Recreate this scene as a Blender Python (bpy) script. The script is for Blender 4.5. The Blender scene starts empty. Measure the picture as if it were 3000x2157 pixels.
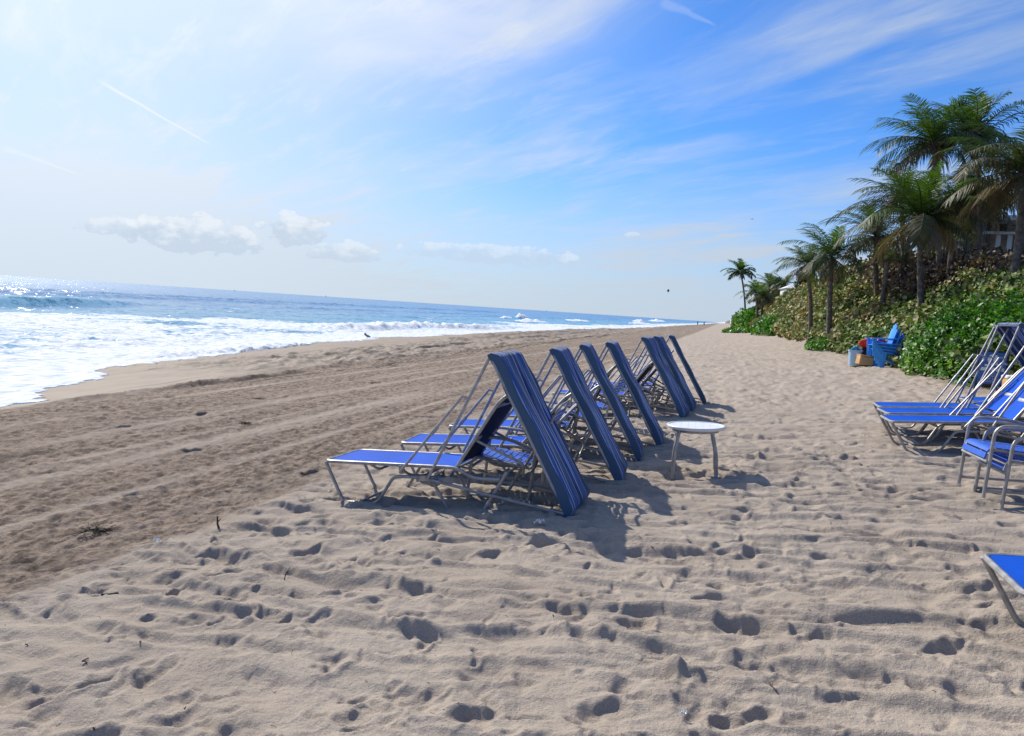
import bpy, math, random
import numpy as np
from mathutils import Vector, Matrix
random.seed(7); RNG = np.random.default_rng(11)
SC = bpy.context.scene
COL = SC.collection
PI = math.pi
R_ = math.radians
# World axes follow the beach: +X = up the beach towards the dune, +Y = along the beach, Z up (metres).
EYE = 1.7
SEA = -0.95
YAW = R_(15.3)
SUN_EL = R_(37.5)
SUN_H = (-0.777, 0.629)
SUN = np.array([SUN_H[0]*math.cos(SUN_EL), SUN_H[1]*math.cos(SUN_EL), math.sin(SUN_EL)])

# ------------------------------------------------------------------ noise
def _hash(ix, iy, seed):
    h = (ix.astype(np.int64)*374761393 + iy.astype(np.int64)*668265263 + seed*974711) & 0x7fffffff
    h = ((h ^ (h >> 13))*1274126177) & 0x7fffffff
    return ((h ^ (h >> 16)) & 0xffff)/65535.0
def gnoise(x, y, seed=0):
    x = np.asarray(x, float); y = np.asarray(y, float)
    ix = np.floor(x); iy = np.floor(y); fx = x-ix; fy = y-iy
    def g(a, b):
        an = _hash(ix+a, iy+b, seed)*2*PI
        return np.cos(an)*(fx-a)+np.sin(an)*(fy-b)
    u = fx*fx*fx*(fx*(fx*6-15)+10); v = fy*fy*fy*(fy*(fy*6-15)+10)
    n0 = g(0, 0)*(1-u)+g(1, 0)*u; n1 = g(0, 1)*(1-u)+g(1, 1)*u
    return (n0*(1-v)+n1*v)*1.5
def fbm(x, y, seed=0, oct=4, gain=.5):
    r = 0; a = 1; f = 1
    for o in range(oct):
        r = r+a*gnoise(x*f+o*17.3, y*f-o*9.1, seed+o); a *= gain; f *= 2.03
    return r
def sstep(a, b, x):
    t = np.clip((np.asarray(x, float)-a)/(b-a), 0, 1); return t*t*(3-2*t)
def sph(v, n): return np.interp(v, [a for a, b in n], [b for a, b in n])

# ------------------------------------------------------------------ mesh helpers
def mesh_np(name, V, F, mat, uv=None, smooth=True, parent=None, attr=None):
    V = np.asarray(V, np.float32); F = np.asarray(F, np.int32)
    me = bpy.data.meshes.new(name)
    k = F.shape[1]
    me.vertices.add(len(V)); me.vertices.foreach_set('co', V.ravel())
    me.loops.add(F.size); me.loops.foreach_set('vertex_index', F.ravel())
    me.polygons.add(len(F)); me.polygons.foreach_set('loop_start', np.arange(0, F.size, k, dtype=np.int32))
    me.update(calc_edges=True)
    if smooth: me.polygons.foreach_set('use_smooth', np.ones(len(F), bool))
    if uv is not None:
        l = me.uv_layers.new(name='UVMap'); l.data.foreach_set('uv', np.asarray(uv, np.float32)[F.ravel()].ravel())
    if attr is not None:
        for n, a in attr.items():
            at = me.attributes.new(n, 'FLOAT_COLOR', 'POINT')
            at.data.foreach_set('color', np.asarray(a, np.float32).ravel())
    me.materials.append(mat)
    return link(name, me, parent)
def link(name, me, parent=None):
    o = bpy.data.objects.new(name, me); COL.objects.link(o)
    if parent: o.parent = parent
    return o
def tag(o, label=None, cat=None, group=None, kind=None):
    if label: o['label'] = label
    if cat: o['category'] = cat
    if group: o['group'] = group
    if kind: o['kind'] = kind
    return o
def thing(name, label, cat, loc=(0, 0, 0), rz=0, group=None):
    o = bpy.data.objects.new(name, None); COL.objects.link(o)
    o.empty_display_size = .2; o.location = loc; o.rotation_euler = (0, 0, rz)
    return tag(o, label, cat, group)
def kids(o): return [c for c in bpy.data.objects if c.parent == o]
def dup(root, label, loc, rot):
    def cp(o, parent):
        c = o.copy(); COL.objects.link(c); c.parent = parent
        for ch in kids(o): cp(ch, c)
        return c
    r = cp(root, None); r['label'] = label; r.location = loc; r.rotation_euler = rot
    return r
def fillet(P, r, n=5):
    P = [Vector(p) for p in P]; out = [P[0]]
    for a, b, c in zip(P, P[1:], P[2:]):
        d1 = (a-b); d2 = (c-b); k = min(r, d1.length*.48, d2.length*.48)
        p = b+d1.normalized()*k; q = b+d2.normalized()*k
        for i in range(n+1):
            t = i/n; out.append((p*(1-t)+b*t)*(1-t)+(b*(1-t)+q*t)*t)
    return out+[P[-1]]
class MB:
    def __init__(s): s.v = []; s.f = []; s.uv = []; s.m = []; s.mats = []
    def add(s, V, F, uv=None, mi=0):
        o = len(s.v); s.v += [tuple(p) for p in V]; s.f += [tuple(i+o for i in f) for f in F]
        s.uv += uv if uv else [(0, 0)]*len(V); s.m += [mi]*len(F)
    def tube(s, P, r, n=8, r1=None, flat=1.0, mi=0, cap=True):
        P = [Vector(p) for p in P]; V = []; F = []; N = len(P); ref = None
        for i, p in enumerate(P):
            d = (P[min(i+1, N-1)]-P[max(i-1, 0)]).normalized()
            if ref is None:
                ref = Vector((0, 1, 0)) if abs(d.y) < .9 else Vector((1, 0, 0))
            a = (ref-d*ref.dot(d)).normalized(); b = d.cross(a); ref = a
            rr = r if r1 is None else r+(r1-r)*i/(N-1)
            for k in range(n):
                t = 2*PI*k/n; V.append(p+a*(math.cos(t)*rr)+b*(math.sin(t)*rr*flat))
        for i in range(N-1):
            for k in range(n):
                F.append((i*n+k, i*n+(k+1) % n, (i+1)*n+(k+1) % n, (i+1)*n+k))
        if cap: F.append(tuple(range(n))[::-1]); F.append(tuple((N-1)*n+k for k in range(n)))
        s.add(V, F, mi=mi); return s
    def box(s, c, sz, rot=None, bev=0.0, mi=0):
        M = rot if rot is not None else Matrix.Identity(3); c = Vector(c)
        x, y, z = [k/2 for k in sz]
        b = min(bev, x*.9, y*.9, z*.9)
        if b <= 0:
            V = [c+M@Vector((i*x, j*y, k*z)) for i in (-1, 1) for j in (-1, 1) for k in (-1, 1)]
            F = [(0, 1, 3, 2), (4, 6, 7, 5), (0, 4, 5, 1), (2, 3, 7, 6), (0, 2, 6, 4), (1, 5, 7, 3)]
        else:
            V = []; F = []
            ring = [(-x+b, -y), (x-b, -y), (x, -y+b), (x, y-b), (x-b, y), (-x+b, y), (-x, y-b), (-x, -y+b)]
            for zz, ins in ((-z, b), (-z+b, 0), (z-b, 0), (z, b)):
                for (p, q) in ring:
                    V.append(c+M@Vector((p*(1-ins/x), q*(1-ins/y), zz)))
            for i in range(3):
                for k in range(8): F.append((i*8+k, i*8+(k+1) % 8, (i+1)*8+(k+1) % 8, (i+1)*8+k))
            F.append(tuple(range(8))[::-1]); F.append(tuple(24+k for k in range(8)))
        s.add(V, F, mi=mi); return s
    def lathe(s, prof, c=(0, 0, 0), n=24, mi=0):
        c = Vector(c); V = []; F = []
        for (r, z) in prof:
            for k in range(n): V.append(c+Vector((r*math.cos(2*PI*k/n), r*math.sin(2*PI*k/n), z)))
        for i in range(len(prof)-1):
            for k in range(n): F.append((i*n+k, i*n+(k+1) % n, (i+1)*n+(k+1) % n, (i+1)*n+k))
        s.add(V, F, mi=mi); return s
    def grid(s, fn, nu, nv, thick=0.0, mi=0):
        """sheet: fn(u,v) -> (point, uv); given a thickness it is closed into a solid"""
        V = []; U = []; F = []
        for i in range(nu+1):
            for j in range(nv+1):
                p, q = fn(i/nu, j/nv); V.append(Vector(p)); U.append(q)
        w = nv+1
        for i in range(nu):
            for j in range(nv): F.append((i*w+j, (i+1)*w+j, (i+1)*w+j+1, i*w+j+1))
        if thick:
            n = len(V); nor = []
            for i in range(nu+1):
                for j in range(nv+1):
                    a = V[min(i+1, nu)*w+j]-V[max(i-1, 0)*w+j]; b = V[i*w+min(j+1, nv)]-V[i*w+max(j-1, 0)]
                    nor.append(a.cross(b).normalized())
            V = V+[p-q*thick for p, q in zip(V, nor)]; U = U+U
            F = F+[tuple(k+n for k in f[::-1]) for f in F]
            for i in range(nu):
                a, b = i*w, (i+1)*w; F.append((a, a+n, b+n, b)); a += nv; b += nv; F.append((a, b, b+n, a+n))
            for j in range(nv):
                a, b = j, j+1; F.append((a, b, b+n, a+n)); a += nu*w; b += nu*w; F.append((a, a+n, b+n, b))
        s.add(V, F, U, mi=mi); return s
    def build(s, name, mat, parent=None, smooth=True, loc=None):
        me = bpy.data.meshes.new(name); me.from_pydata(s.v, [], s.f); me.update()
        l = me.uv_layers.new(name='UVMap')
        idx = np.empty(len(me.loops), np.int32); me.loops.foreach_get('vertex_index', idx)
        l.data.foreach_set('uv', np.asarray(s.uv, np.float32)[idx].ravel())
        for m in (mat if isinstance(mat, (list, tuple)) else [mat]): me.materials.append(m)
        me.polygons.foreach_set('material_index', np.asarray(s.m, np.int32))
        if smooth:
            me.polygons.foreach_set('use_smooth', np.ones(len(s.f), bool))
            me.set_sharp_from_angle(angle=R_(40))
        o = link(name, me, parent)
        if loc: o.location = loc
        return o

# ------------------------------------------------------------------ node helpers
class NT:
    def __init__(s, nt): s.t = nt; s.n = nt.nodes; s.l = nt.links
    def node(s, typ, **kw):
        n = s.n.new(typ)
        for k, v in kw.items(): setattr(n, k, v)
        return n
    def put(s, sock, v):
        if hasattr(v, 'is_linked') or hasattr(v, 'links'): s.l.new(v, sock)
        else: sock.default_value = v
    def m(s, op, a, b=None, c=None, clamp=False):
        n = s.node('ShaderNodeMath', operation=op, use_clamp=clamp); s.put(n.inputs[0], a)
        if b is not None: s.put(n.inputs[1], b)
        if c is not None: s.put(n.inputs[2], c)
        return n.outputs[0]
    def vm(s, op, a, b=None, out=0):
        n = s.node('ShaderNodeVectorMath', operation=op); s.put(n.inputs[0], a)
        if b is not None: s.put(n.inputs[1], b)
        return n.outputs['Value'] if op in ('DOT_PRODUCT', 'LENGTH') else n.outputs[0]
    def ss(s, x, a, b, o0=0.0, o1=1.0):
        n = s.node('ShaderNodeMapRange', interpolation_type='SMOOTHSTEP'); s.put(n.inputs[0], x)
        for i, v in enumerate((a, b, o0, o1)): s.put(n.inputs[i+1], v)
        return n.outputs[0]
    def noise(s, vec, scale, detail=4, rough=.55, dist=0, dim='3D'):
        n = s.node('ShaderNodeTexNoise', noise_dimensions=dim); s.put(n.inputs['Vector'], vec)
        n.inputs['Scale'].default_value = scale; n.inputs['Detail'].default_value = detail
        n.inputs['Roughness'].default_value = rough; n.inputs['Distortion'].default_value = dist
        return n.outputs['Fac']
    def mapv(s, vec, scale=(1, 1, 1), rot=(0, 0, 0), loc=(0, 0, 0)):
        n = s.node('ShaderNodeMapping'); s.put(n.inputs['Vector'], vec)
        n.inputs['Scale'].default_value = scale; n.inputs['Rotation'].default_value = rot; n.inputs['Location'].default_value = loc
        return n.outputs[0]
    def mix(s, f, a, b, mode='MIX'):
        n = s.node('ShaderNodeMix', data_type='RGBA', blend_type=mode); s.put(n.inputs[0], f)
        for i, v in ((6, a), (7, b)):
            if isinstance(v, tuple) and len(v) == 3: v = v+(1,)
            s.put(n.inputs[i], v)
        return n.outputs[2]
    def ramp(s, f, stops, interp='LINEAR'):
        n = s.node('ShaderNodeValToRGB'); s.put(n.inputs[0], f); r = n.color_ramp; r.interpolation = interp
        while len(r.elements) < len(stops): r.elements.new(.5)
        for e, (p, c) in zip(r.elements, stops): e.position = p; e.color = tuple(c)+(1,) if len(c) == 3 else c
        return n.outputs[0]
    def xyz(s, v):
        n = s.node('ShaderNodeSeparateXYZ'); s.put(n.inputs[0], v); return n.outputs
    def comb(s, x, y, z):
        n = s.node('ShaderNodeCombineXYZ')
        for i, v in enumerate((x, y, z)): s.put(n.inputs[i], v)
        return n.outputs[0]
def material(name):
    m = bpy.data.materials.new(name); m.use_nodes = True
    k = NT(m.node_tree); p = m.node_tree.nodes['Principled BSDF']
    return m, k, p
def simple(name, col, rough=.5, metal=0.0, var=.15, scale=8, bump=0.0, bscale=60, spec=.5):
    m, k, p = material(name)
    tc = k.node('ShaderNodeTexCoord').outputs['Object']
    n = k.noise(tc, scale, 4)
    lo = tuple(max(0, c*(1-var)) for c in col); hi = tuple(min(1, c*(1+var)) for c in col)
    k.put(p.inputs['Base Color'], k.mix(k.ss(n, .3, .7), lo, hi))
    p.inputs['Roughness'].default_value = rough; p.inputs['Metallic'].default_value = metal
    p.inputs['Specular IOR Level'].default_value = spec
    if bump:
        b = k.node('ShaderNodeBump'); b.inputs['Strength'].default_value = bump; b.inputs['Distance'].default_value = .01
        k.put(b.inputs['Height'], k.noise(tc, bscale, 3)); k.put(p.inputs['Normal'], b.outputs[0])
    return m

M = {}
M['alu'] = simple('aluminium_tube', (.36, .345, .325), .48, .4, .22, 14, .15, 90)
M['bolt'] = simple('steel_bolt', (.3, .3, .3), .35, .9, .1)
M['white'] = simple('white_plastic', (.78, .78, .76), .4, 0, .05, 6)
M['strap'] = simple('blue_vinyl_strap', (.03, .115, .55), .38, 0, .12, 9)
M['adir'] = simple('blue_resin', (.06, .34, .84), .38, 0, .14, 5)
M['trunk'] = simple('palm_bark', (.13, .105, .085), .85, 0, .45, 6, .8, 30)
M['branch_shade'] = simple('branches_and_gap_shade', (.020, .015, .011), .95, 0, .5, 1.5, .9, 7)  # stems, and the near-black tone that paints shade into the hedge gaps
M['twig'] = simple('dry_twig', (.07, .05, .035), .9, 0, .4, 30)
M['weed'] = simple('dry_seaweed', (.035, .026, .018), .9, 0, .4, 30)
M['gwhite'] = simple('plaster_white', (.74, .73, .70), .7, 0, .06, 2)
M['beige'] = simple('plaster_beige', (.40, .36, .31), .8, 0, .1, 1)
M['dark'] = simple('dark_cloth', (.015, .016, .022), .7, 0, .3, 4)
M['skin'] = simple('skin', (.36, .2, .14), .6, 0, .1)
M['red'] = simple('red_nylon', (.85, .035, .02), .5, 0, .2, 9)
M['magenta'] = simple('magenta_plastic', (.5, .02, .28), .45, 0, .15, 9)
M['pail'] = simple('pale_blue_plastic', (.38, .55, .68), .4, 0, .1, 9)
M['teal'] = simple('teal_plastic', (.05, .26, .33), .45, 0, .2, 9)
M['wood'] = simple('orange_board', (.62, .36, .14), .6, 0, .18, 4)
M['grey'] = simple('gull_grey', (.2, .2, .21), .7, 0, .2)
M['balloon'] = simple('green_grey_latex', (.06, .11, .11), .4, 0, .1)
M['silver'] = simple('brushed_silver', (.6, .6, .6), .3, .9, .1)
M['window'] = simple('dark_window_glass', (.02, .022, .025), .15, 0, .1)

def sling_mat(name, col):
    m, k, p = material(name)
    tc = k.node('ShaderNodeTexCoord').outputs['Object']
    w = k.noise(k.mapv(tc, (500, 500, 500)), 1, 1)
    n = k.noise(tc, 3, 5)
    c = k.mix(k.ss(n, .3, .75), tuple(x*.88 for x in col), tuple(x*1.12 for x in col))
    c = k.mix(k.ss(w, .35, .65, 0, .2), c, tuple(x*.55 for x in col))
    k.put(p.inputs['Base Color'], c); p.inputs['Roughness'].default_value = .65; p.inputs['Specular IOR Level'].default_value = .10
    p.inputs['Sheen Weight'].default_value = .0
    b = k.node('ShaderNodeBump'); b.inputs['Strength'].default_value = .25; b.inputs['Distance'].default_value = .002
    k.put(b.inputs['Height'], w); k.put(p.inputs['Normal'], b.outputs[0])
    return m
M['sling'] = sling_mat('royal_blue_sling', (.006, .092, .56))

M['backing'] = sling_mat('navy_sling_backing', (.008, .016, .055))

def stripe_mat():
    m, k, p = material('striped_canvas')
    uv = k.node('ShaderNodeTexCoord').outputs['UV']; x = k.xyz(uv)[0]
    slate = (.058, .118, .205); royal = (.012, .088, .40); pale = (.50, .61, .84); navy = (.012, .030, .14); pink = (.42, .42, .60)
    tc = k.node('ShaderNodeTexCoord').outputs['Object']
    st = [(0, slate), (.118, pale), (.134, royal), (.225, pale), (.238, slate), (.315, pale), (.328, royal), (.375, pink), (.390, slate), (.46, pale), (.473, navy), (.54, royal),
          (.58, pale), (.593, slate), (.66, pale), (.672, royal), (.735, pink), (.748, slate), (.80, pale), (.81, navy), (.86, slate)]
    c = k.ramp(x, st, 'CONSTANT')
    n = k.noise(tc, 5, 5)
    c = k.mix(k.ss(n, .35, .75, 0, .15), c, (.10, .15, .24))
    k.put(p.inputs['Base Color'], c); p.inputs['Roughness'].default_value = .8
    p.inputs['Sheen Weight'].default_value = .2
    tl = k.node('ShaderNodeBsdfTranslucent'); k.put(tl.inputs['Color'], c); mx = k.node('ShaderNodeMixShader'); mx.inputs[0].default_value = .16
    k.l.new(p.outputs[0], mx.inputs[1]); k.l.new(tl.outputs[0], mx.inputs[2]); k.l.new(mx.outputs[0], m.node_tree.nodes['Material Output'].inputs['Surface'])
    b = k.node('ShaderNodeBump'); b.inputs['Strength'].default_value = .4; b.inputs['Distance'].default_value = .01
    k.put(b.inputs['Height'], k.noise(k.mapv(tc, (6, 14, 6)), 1, 3)); k.put(p.inputs['Normal'], b.outputs[0])
    return m
M['canvas'] = stripe_mat()

def leaf_mat(name, stops, rough=.5, trans=.25, spec=.5):
    m, k, p = material(name)
    uv = k.node('ShaderNodeTexCoord').outputs['UV']; u = k.xyz(uv)
    c = k.ramp(u[0], stops)
    c = k.mix(k.ss(u[1], 0, 1, 0, .5), c, (.02, .02, .01), 'MIX') if False else c
    k.put(p.inputs['Base Color'], c); p.inputs['Roughness'].default_value = rough; p.inputs['Specular IOR Level'].default_value = spec
    if trans:
        t = k.node('ShaderNodeBsdfTranslucent'); k.put(t.inputs['Color'], k.mix(1.0, c, (1.3, 1.5, .7), 'MULTIPLY'))
        mx = k.node('ShaderNodeMixShader'); mx.inputs[0].default_value = trans
        k.l.new(p.outputs[0], mx.inputs[1]); k.l.new(t.outputs[0], mx.inputs[2])
        k.l.new(mx.outputs[0], m.node_tree.nodes['Material Output'].inputs['Surface'])
    return m
M['grape'] = leaf_mat('sea_grape_leaves', [(0, (.022, .045, .010)), (.2, (.075, .125, .02)), (.4, (.19, .25, .05)), (.58, (.28, .30, .10)), (.76, (.38, .31, .16)), (.9, (.33, .21, .10)), (1, (.34, .16, .06))], .62, .1, .25)
M['grape_brown'] = leaf_mat('brown_sea_grape_leaves', [(0, (.03, .02, .012)), (.4, (.10, .062, .04)), (.7, (.18, .12, .08)), (.9, (.26, .185, .12)), (1, (.16, .15, .05))], .6, .15)
M['scaevola'] = leaf_mat('glossy_green_leaves', [(0, (.014, .055, .006)), (.45, (.06, .18, .014)), (.8, (.14, .32, .03)), (1, (.34, .38, .08))], .42, .3, .35)
M['frond'] = leaf_mat('palm_leaflets', [(0, (.12, .21, .018)), (.2, (.07, .13, .018)), (.42, (.042, .07, .02)), (.6, (.095, .088, .04)), (.8, (.12, .092, .058)), (1, (.18, .132, .09))], .55, .2, .35)
M['pine'] = leaf_mat('feathery_needles', [(0, (.018, .045, .022)), (1, (.05, .08, .035))], .7, .1)

# ------------------------------------------------------------------ beach shape
SH = [(-40, -14.5), (8, -14), (12, -14.4), (14.5, -15.9), (16.4, -17.1), (18.2, -18.6), (23, -19.7), (28, -20.4), (38, -22.6), (46, -23.4), (60, -23.4), (85, -23.3), (115, -20.9), (137, -18.9), (270, -18.6), (600, -15), (3000, -15)]
def shore(t): return sph(t, SH)
PROF = [(-90, -5.5), (-30, -1.75), (-22, -1.0), (-10, -.35), (-4, -.17), (-1.8, 0), (0, .14), (2, .32), (5.5, .63)]
DN = [(5.5, 0), (7, .5), (9, 1.5), (12, 2.6), (16, 3.0), (60, 3.2)]
DF = [(5.5, 0), (6.2, .5), (7, 1.5), (9, 3.9), (12, 4.9), (16, 5.2), (60, 5.2)]
def base_z(s, t):
    s = np.asarray(s, float); t = np.asarray(t, float)
    sh = shore(t)
    s2 = np.where(s < -10, -10+(s+10)*11.4/(-10-sh)*1.0, s)
    z = sph(np.minimum(s2, 5.5), PROF)
    k = sstep(36, 56, t)
    toe = s-.35*gnoise(t*.13, t*0+3.3, 5)
    return z+sph(toe, DN)*(1-k)+sph(toe, DF)*k
def gz(s, t): return float(base_z(np.array([s]), np.array([t]))[0])

# stamped footprints, two rasters
def stamps(x0, y0, w, h, res, n, smin, smax, dens, seed):
    rng = np.random.default_rng(seed)
    nx, ny = int(w/res), int(h/res); H = np.zeros((ny, nx), np.float32)
    for _ in range(n):
        cx = x0+rng.random()*w; cy = y0+rng.random()*h
        if rng.random() > dens(cx, cy): continue
        a = smin+(smax-smin)*rng.random()**1.7; b = a*rng.uniform(.42, .85); th = rng.uniform(0, PI); d = rng.uniform(.075, .165)*min(a, .22)*(1 if cx < .2 else .78)
        R = int(a*1.9/res)+1; ix = int((cx-x0)/res); iy = int((cy-y0)/res)
        xa, xb, ya, yb = max(0, ix-R), min(nx, ix+R), max(0, iy-R), min(ny, iy+R)
        if xb <= xa or yb <= ya: continue
        X, Y = np.meshgrid((np.arange(xa, xb)-ix)*res, (np.arange(ya, yb)-iy)*res)
        u = (X*math.cos(th)+Y*math.sin(th))/a*2; v = (-X*math.sin(th)+Y*math.cos(th))/b*2
        v = v+.25*np.sin(u*1.7+th)
        q = np.sqrt(u*u+v*v)
        heel = rng.uniform(-.6, .6)
        ph = np.arctan2(v, u)-rng.uniform(0, 6.3); q = q*(1+.16*np.sin(2*ph)+.10*np.sin(3*ph+th))
        g = -d*(1-sstep(.1, 1.05, q))*(1+heel*u*.6)+d*.34*np.exp(-((q-1.2)/.32)**2)*np.clip(.35+.9*np.cos(ph), 0, 2)
        core = 1-sstep(.5, 1.25, q); H[ya:yb, xa:xb] = H[ya:yb, xa:xb]*(1-.7*core)+g
    return (x0, y0, res, H)
def sample(ras, s, t):
    x0, y0, res, H = ras; ny, nx = H.shape
    fx = (s-x0)/res; fy = (t-y0)/res
    ok = (fx >= 0) & (fx < nx-1.01) & (fy >= 0) & (fy < ny-1.01)
    fx = np.clip(fx, 0, nx-1.01); fy = np.clip(fy, 0, ny-1.01)
    ix = fx.astype(int); iy = fy.astype(int); u = fx-ix; v = fy-iy
    z = (H[iy, ix]*(1-u)+H[iy, ix+1]*u)*(1-v)+(H[iy+1, ix]*(1-u)+H[iy+1, ix+1]*u)*v
    return np.where(ok, z, 0)
def edge_s(t): return -3.75+.28*gnoise(t*.35, t*0+.7, 21)+.12*gnoise(t*1.6, t*0, 22)
def near_dens(x, y):
    if x < -4.1: return .03
    base = .42+.58*float(sstep(-.3, .4, gnoise(np.array([x*.45]), np.array([y*.45]), 33)[0]))
    if x > .4 and y < 7: base *= .6
    return base
NEAR = stamps(-9, 1.2, 15, 15, .0125, 15500, .085, .25, near_dens, 23)
MID = stamps(-5, 15, 13, 75, .05, 11000, .25, .62, lambda x, y: .03 if x < -4 else .9, 4)

RIDGES = []
rr = random.Random(5)
for i in range(34):
    t0 = 2.2+i*.25+rr.uniform(-.12, .12)
    RIDGES.append((t0, rr.uniform(-4.4, .8), rr.uniform(2.8, 6.4), rr.uniform(-.08, .05), rr.uniform(.019, .031), rr.uniform(.040, .054), rr.random()*50))
LANES = [(-5.1, .09, 2, 16), (-6.1, .24, 3, 17), (-6.6, .08, 5, 12), (-7.6, .16, 6, 30), (-9.0, .14, 4, 11), (-9.6, .10, 10, 34), (-4.5, .12, 9, 40), (-8.3, .1, 16, 60), (-5.6, .1, 18, 70)]
def sand_h(s, t):
    r = np.hypot(s, t)
    soft = sstep(-.25, .25, s-edge_s(t))*(1-sstep(6.5, 8, s))
    comb = (1-soft)*sstep(-13.0, -11.2, s-.5*gnoise(t*.12, t*0, 8))*(s < 0)
    wet = sstep(-11.2, -13.2, s-.5*gnoise(t*.12, t*0, 8))
    z = np.zeros_like(s)
    # soft, trodden sand
    wx, wt = s+.25*gnoise(s*1.3, t*1.3, 46), t+.12*gnoise(s*1.7, t*1.7, 47)
    hum = fbm(wx*.6+t*.1, wt*1.7, 40, 3)*.026+np.abs(gnoise(wx*1.3+7, wt*3.4, 44))*.027-np.abs(gnoise(wx*1.0+t*.35, wt*2.3, 45))*.024-.030*sstep(.0, .9, gnoise(wx*2.1, wt*3.6, 48))-.022*sstep(.0, .8, gnoise(wx*4.2, wt*6.0, 49))
    fine = fbm(s*6, t*8, 50, 3, .6)*.0050+fbm(s*2.2, t*3.2, 55, 2)*.010
    for (t0, sa, ln, sl, hh, wd, ph) in RIDGES:
        c = t0+sl*(s-sa)+.07*np.sin(s*1.7+ph)+.035*np.sin(s*4.1+2*ph)
        q = (t-c)/wd
        env = sstep(sa, sa+.4, s)*(1-sstep(sa+ln-.5, sa+ln, s))*(.84+.16*np.sin(s*2.3+ph))
        z = z+soft*env*hh*sstep(-.5, .5, q)*np.exp(-np.maximum(q-.3, 0)*.22)-soft*env*hh*.35*np.exp(-((q+.9)/.6)**2)+soft*env*.006*np.exp(-((q-.75)/.35)**2)+soft*env*.006*np.exp(-((q+1.9)/.4)**2)
    tine = np.sin((s*.9+t*.42+.15*gnoise(s*1.5, t*1.5, 61))*2*PI/.055)*.0021*sstep(.2, .5, gnoise(s*.8, t*.9, 60))*(.6+.4*gnoise(s*5, t*5, 62))
    far = sstep(11, 17, t)
    z = z+soft*(hum*(1-.35*far)+fine+tine*(r < 9)+sample(NEAR, s+.055*gnoise(s*5, t*5, 63)+.018*gnoise(s*17, t*17, 65), t+.055*gnoise(s*5+9, t*5, 64)+.018*gnoise(s*17+3, t*17, 66))*1.15+sample(MID, s, t)*.8)
    z = z+soft*far*(np.abs(fbm(s*2.6, t*1.5, 70, 3))*.05-.02)
    z = z+soft*sstep(120, 60, r)*far*fbm(s*.9, t*.5, 71, 2)*.03
    # heap at the edge of the combed strip
    z = z+.05*np.exp(-((s-edge_s(t)-.12)/.22)**2)*(.5+.5*gnoise(t*1.1, t*0, 75))*(r < 60)
    # combed strip: crumbs, tyre lanes along the beach, holes
    lane = s+.12*gnoise(t*.18, t*0, 80)
    crumb = fbm(s*9, t*6, 81, 3, .65)*.018+np.abs(gnoise(s*4.2, t*2.6, 84))*.024
    smooth = np.zeros_like(s)
    for (lc, lw, ta, tb) in LANES:
        c = lc+.16*gnoise(t*.1, t*0+lc, 85)+.012*(t-12); smooth = np.maximum(smooth, np.exp(-((s-c)/lw)**2*1.2)*sstep(ta, ta+2, t)*(1-sstep(tb-3, tb, t))*(.75+.35*gnoise(s*3, t*.4, 88)))
    smooth = np.clip(smooth, 0, 1)
    z = z+comb*(crumb*(1-.5*smooth)+.010*gnoise(lane*2.6, t*.05, 86)+.005*np.sin(lane*2*PI/.42)*sstep(.1, .4, gnoise(lane*.7, t*.05, 87)))
    hole = gnoise(s*2.1, t*1.25, 90); z = z-comb*.08*sstep(.68, .80, hole)
    tr = -6.4+.35*gnoise(t*.06, t*0, 91)
    z = z+comb*(-.014*np.exp(-((s-tr)/.16)**2)-.012*np.exp(-((s-tr-1.5)/.16)**2))*(1+.4*np.sin(t*2*PI/.16)*(t < 14))
    # ridge and churned heaps where the combed strip ends
    rd = -11.4+.7*gnoise(t*.09, t*0, 93)
    z = z+.075*(1+.8*gnoise(s*1.5, t*1.1, 100))*np.where(s < rd, np.exp(-((s-rd)/.5)**2), np.exp(-((s-rd)/.10)**2))*sstep(-.25, .2, gnoise(t*.11, t*0+9, 94))*sstep(9, 12, t)*(t < 140)
    rd2 = -14.6+.8*gnoise(t*.07, t*0+5, 95)
    z = z+.14*np.where(s < rd2, np.exp(-((s-rd2)/.4)**2), np.exp(-((s-rd2)/.1)**2))*sstep(-.1, .3, gnoise(t*.09, t*0+2, 96))*sstep(20, 26, t)*(t < 200)
    z = z+sstep(-8.5, -12, s)*sstep(-19.5, -15.5, s)*sstep(15, 24, t)*(np.abs(fbm(s*.9, t*.42, 97, 5, .6))*.17-.04)
    # berm beyond, its crest hides the water's edge
    z = z+sstep(40, 60, t)*.34*np.exp(-((s-shore(t)-6.0-gnoise(t*.04, t*0, 98))/2.6)**2)*(1+.4*gnoise(s*.4, t*.14, 99))
    return z, soft, comb, wet, smooth

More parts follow.
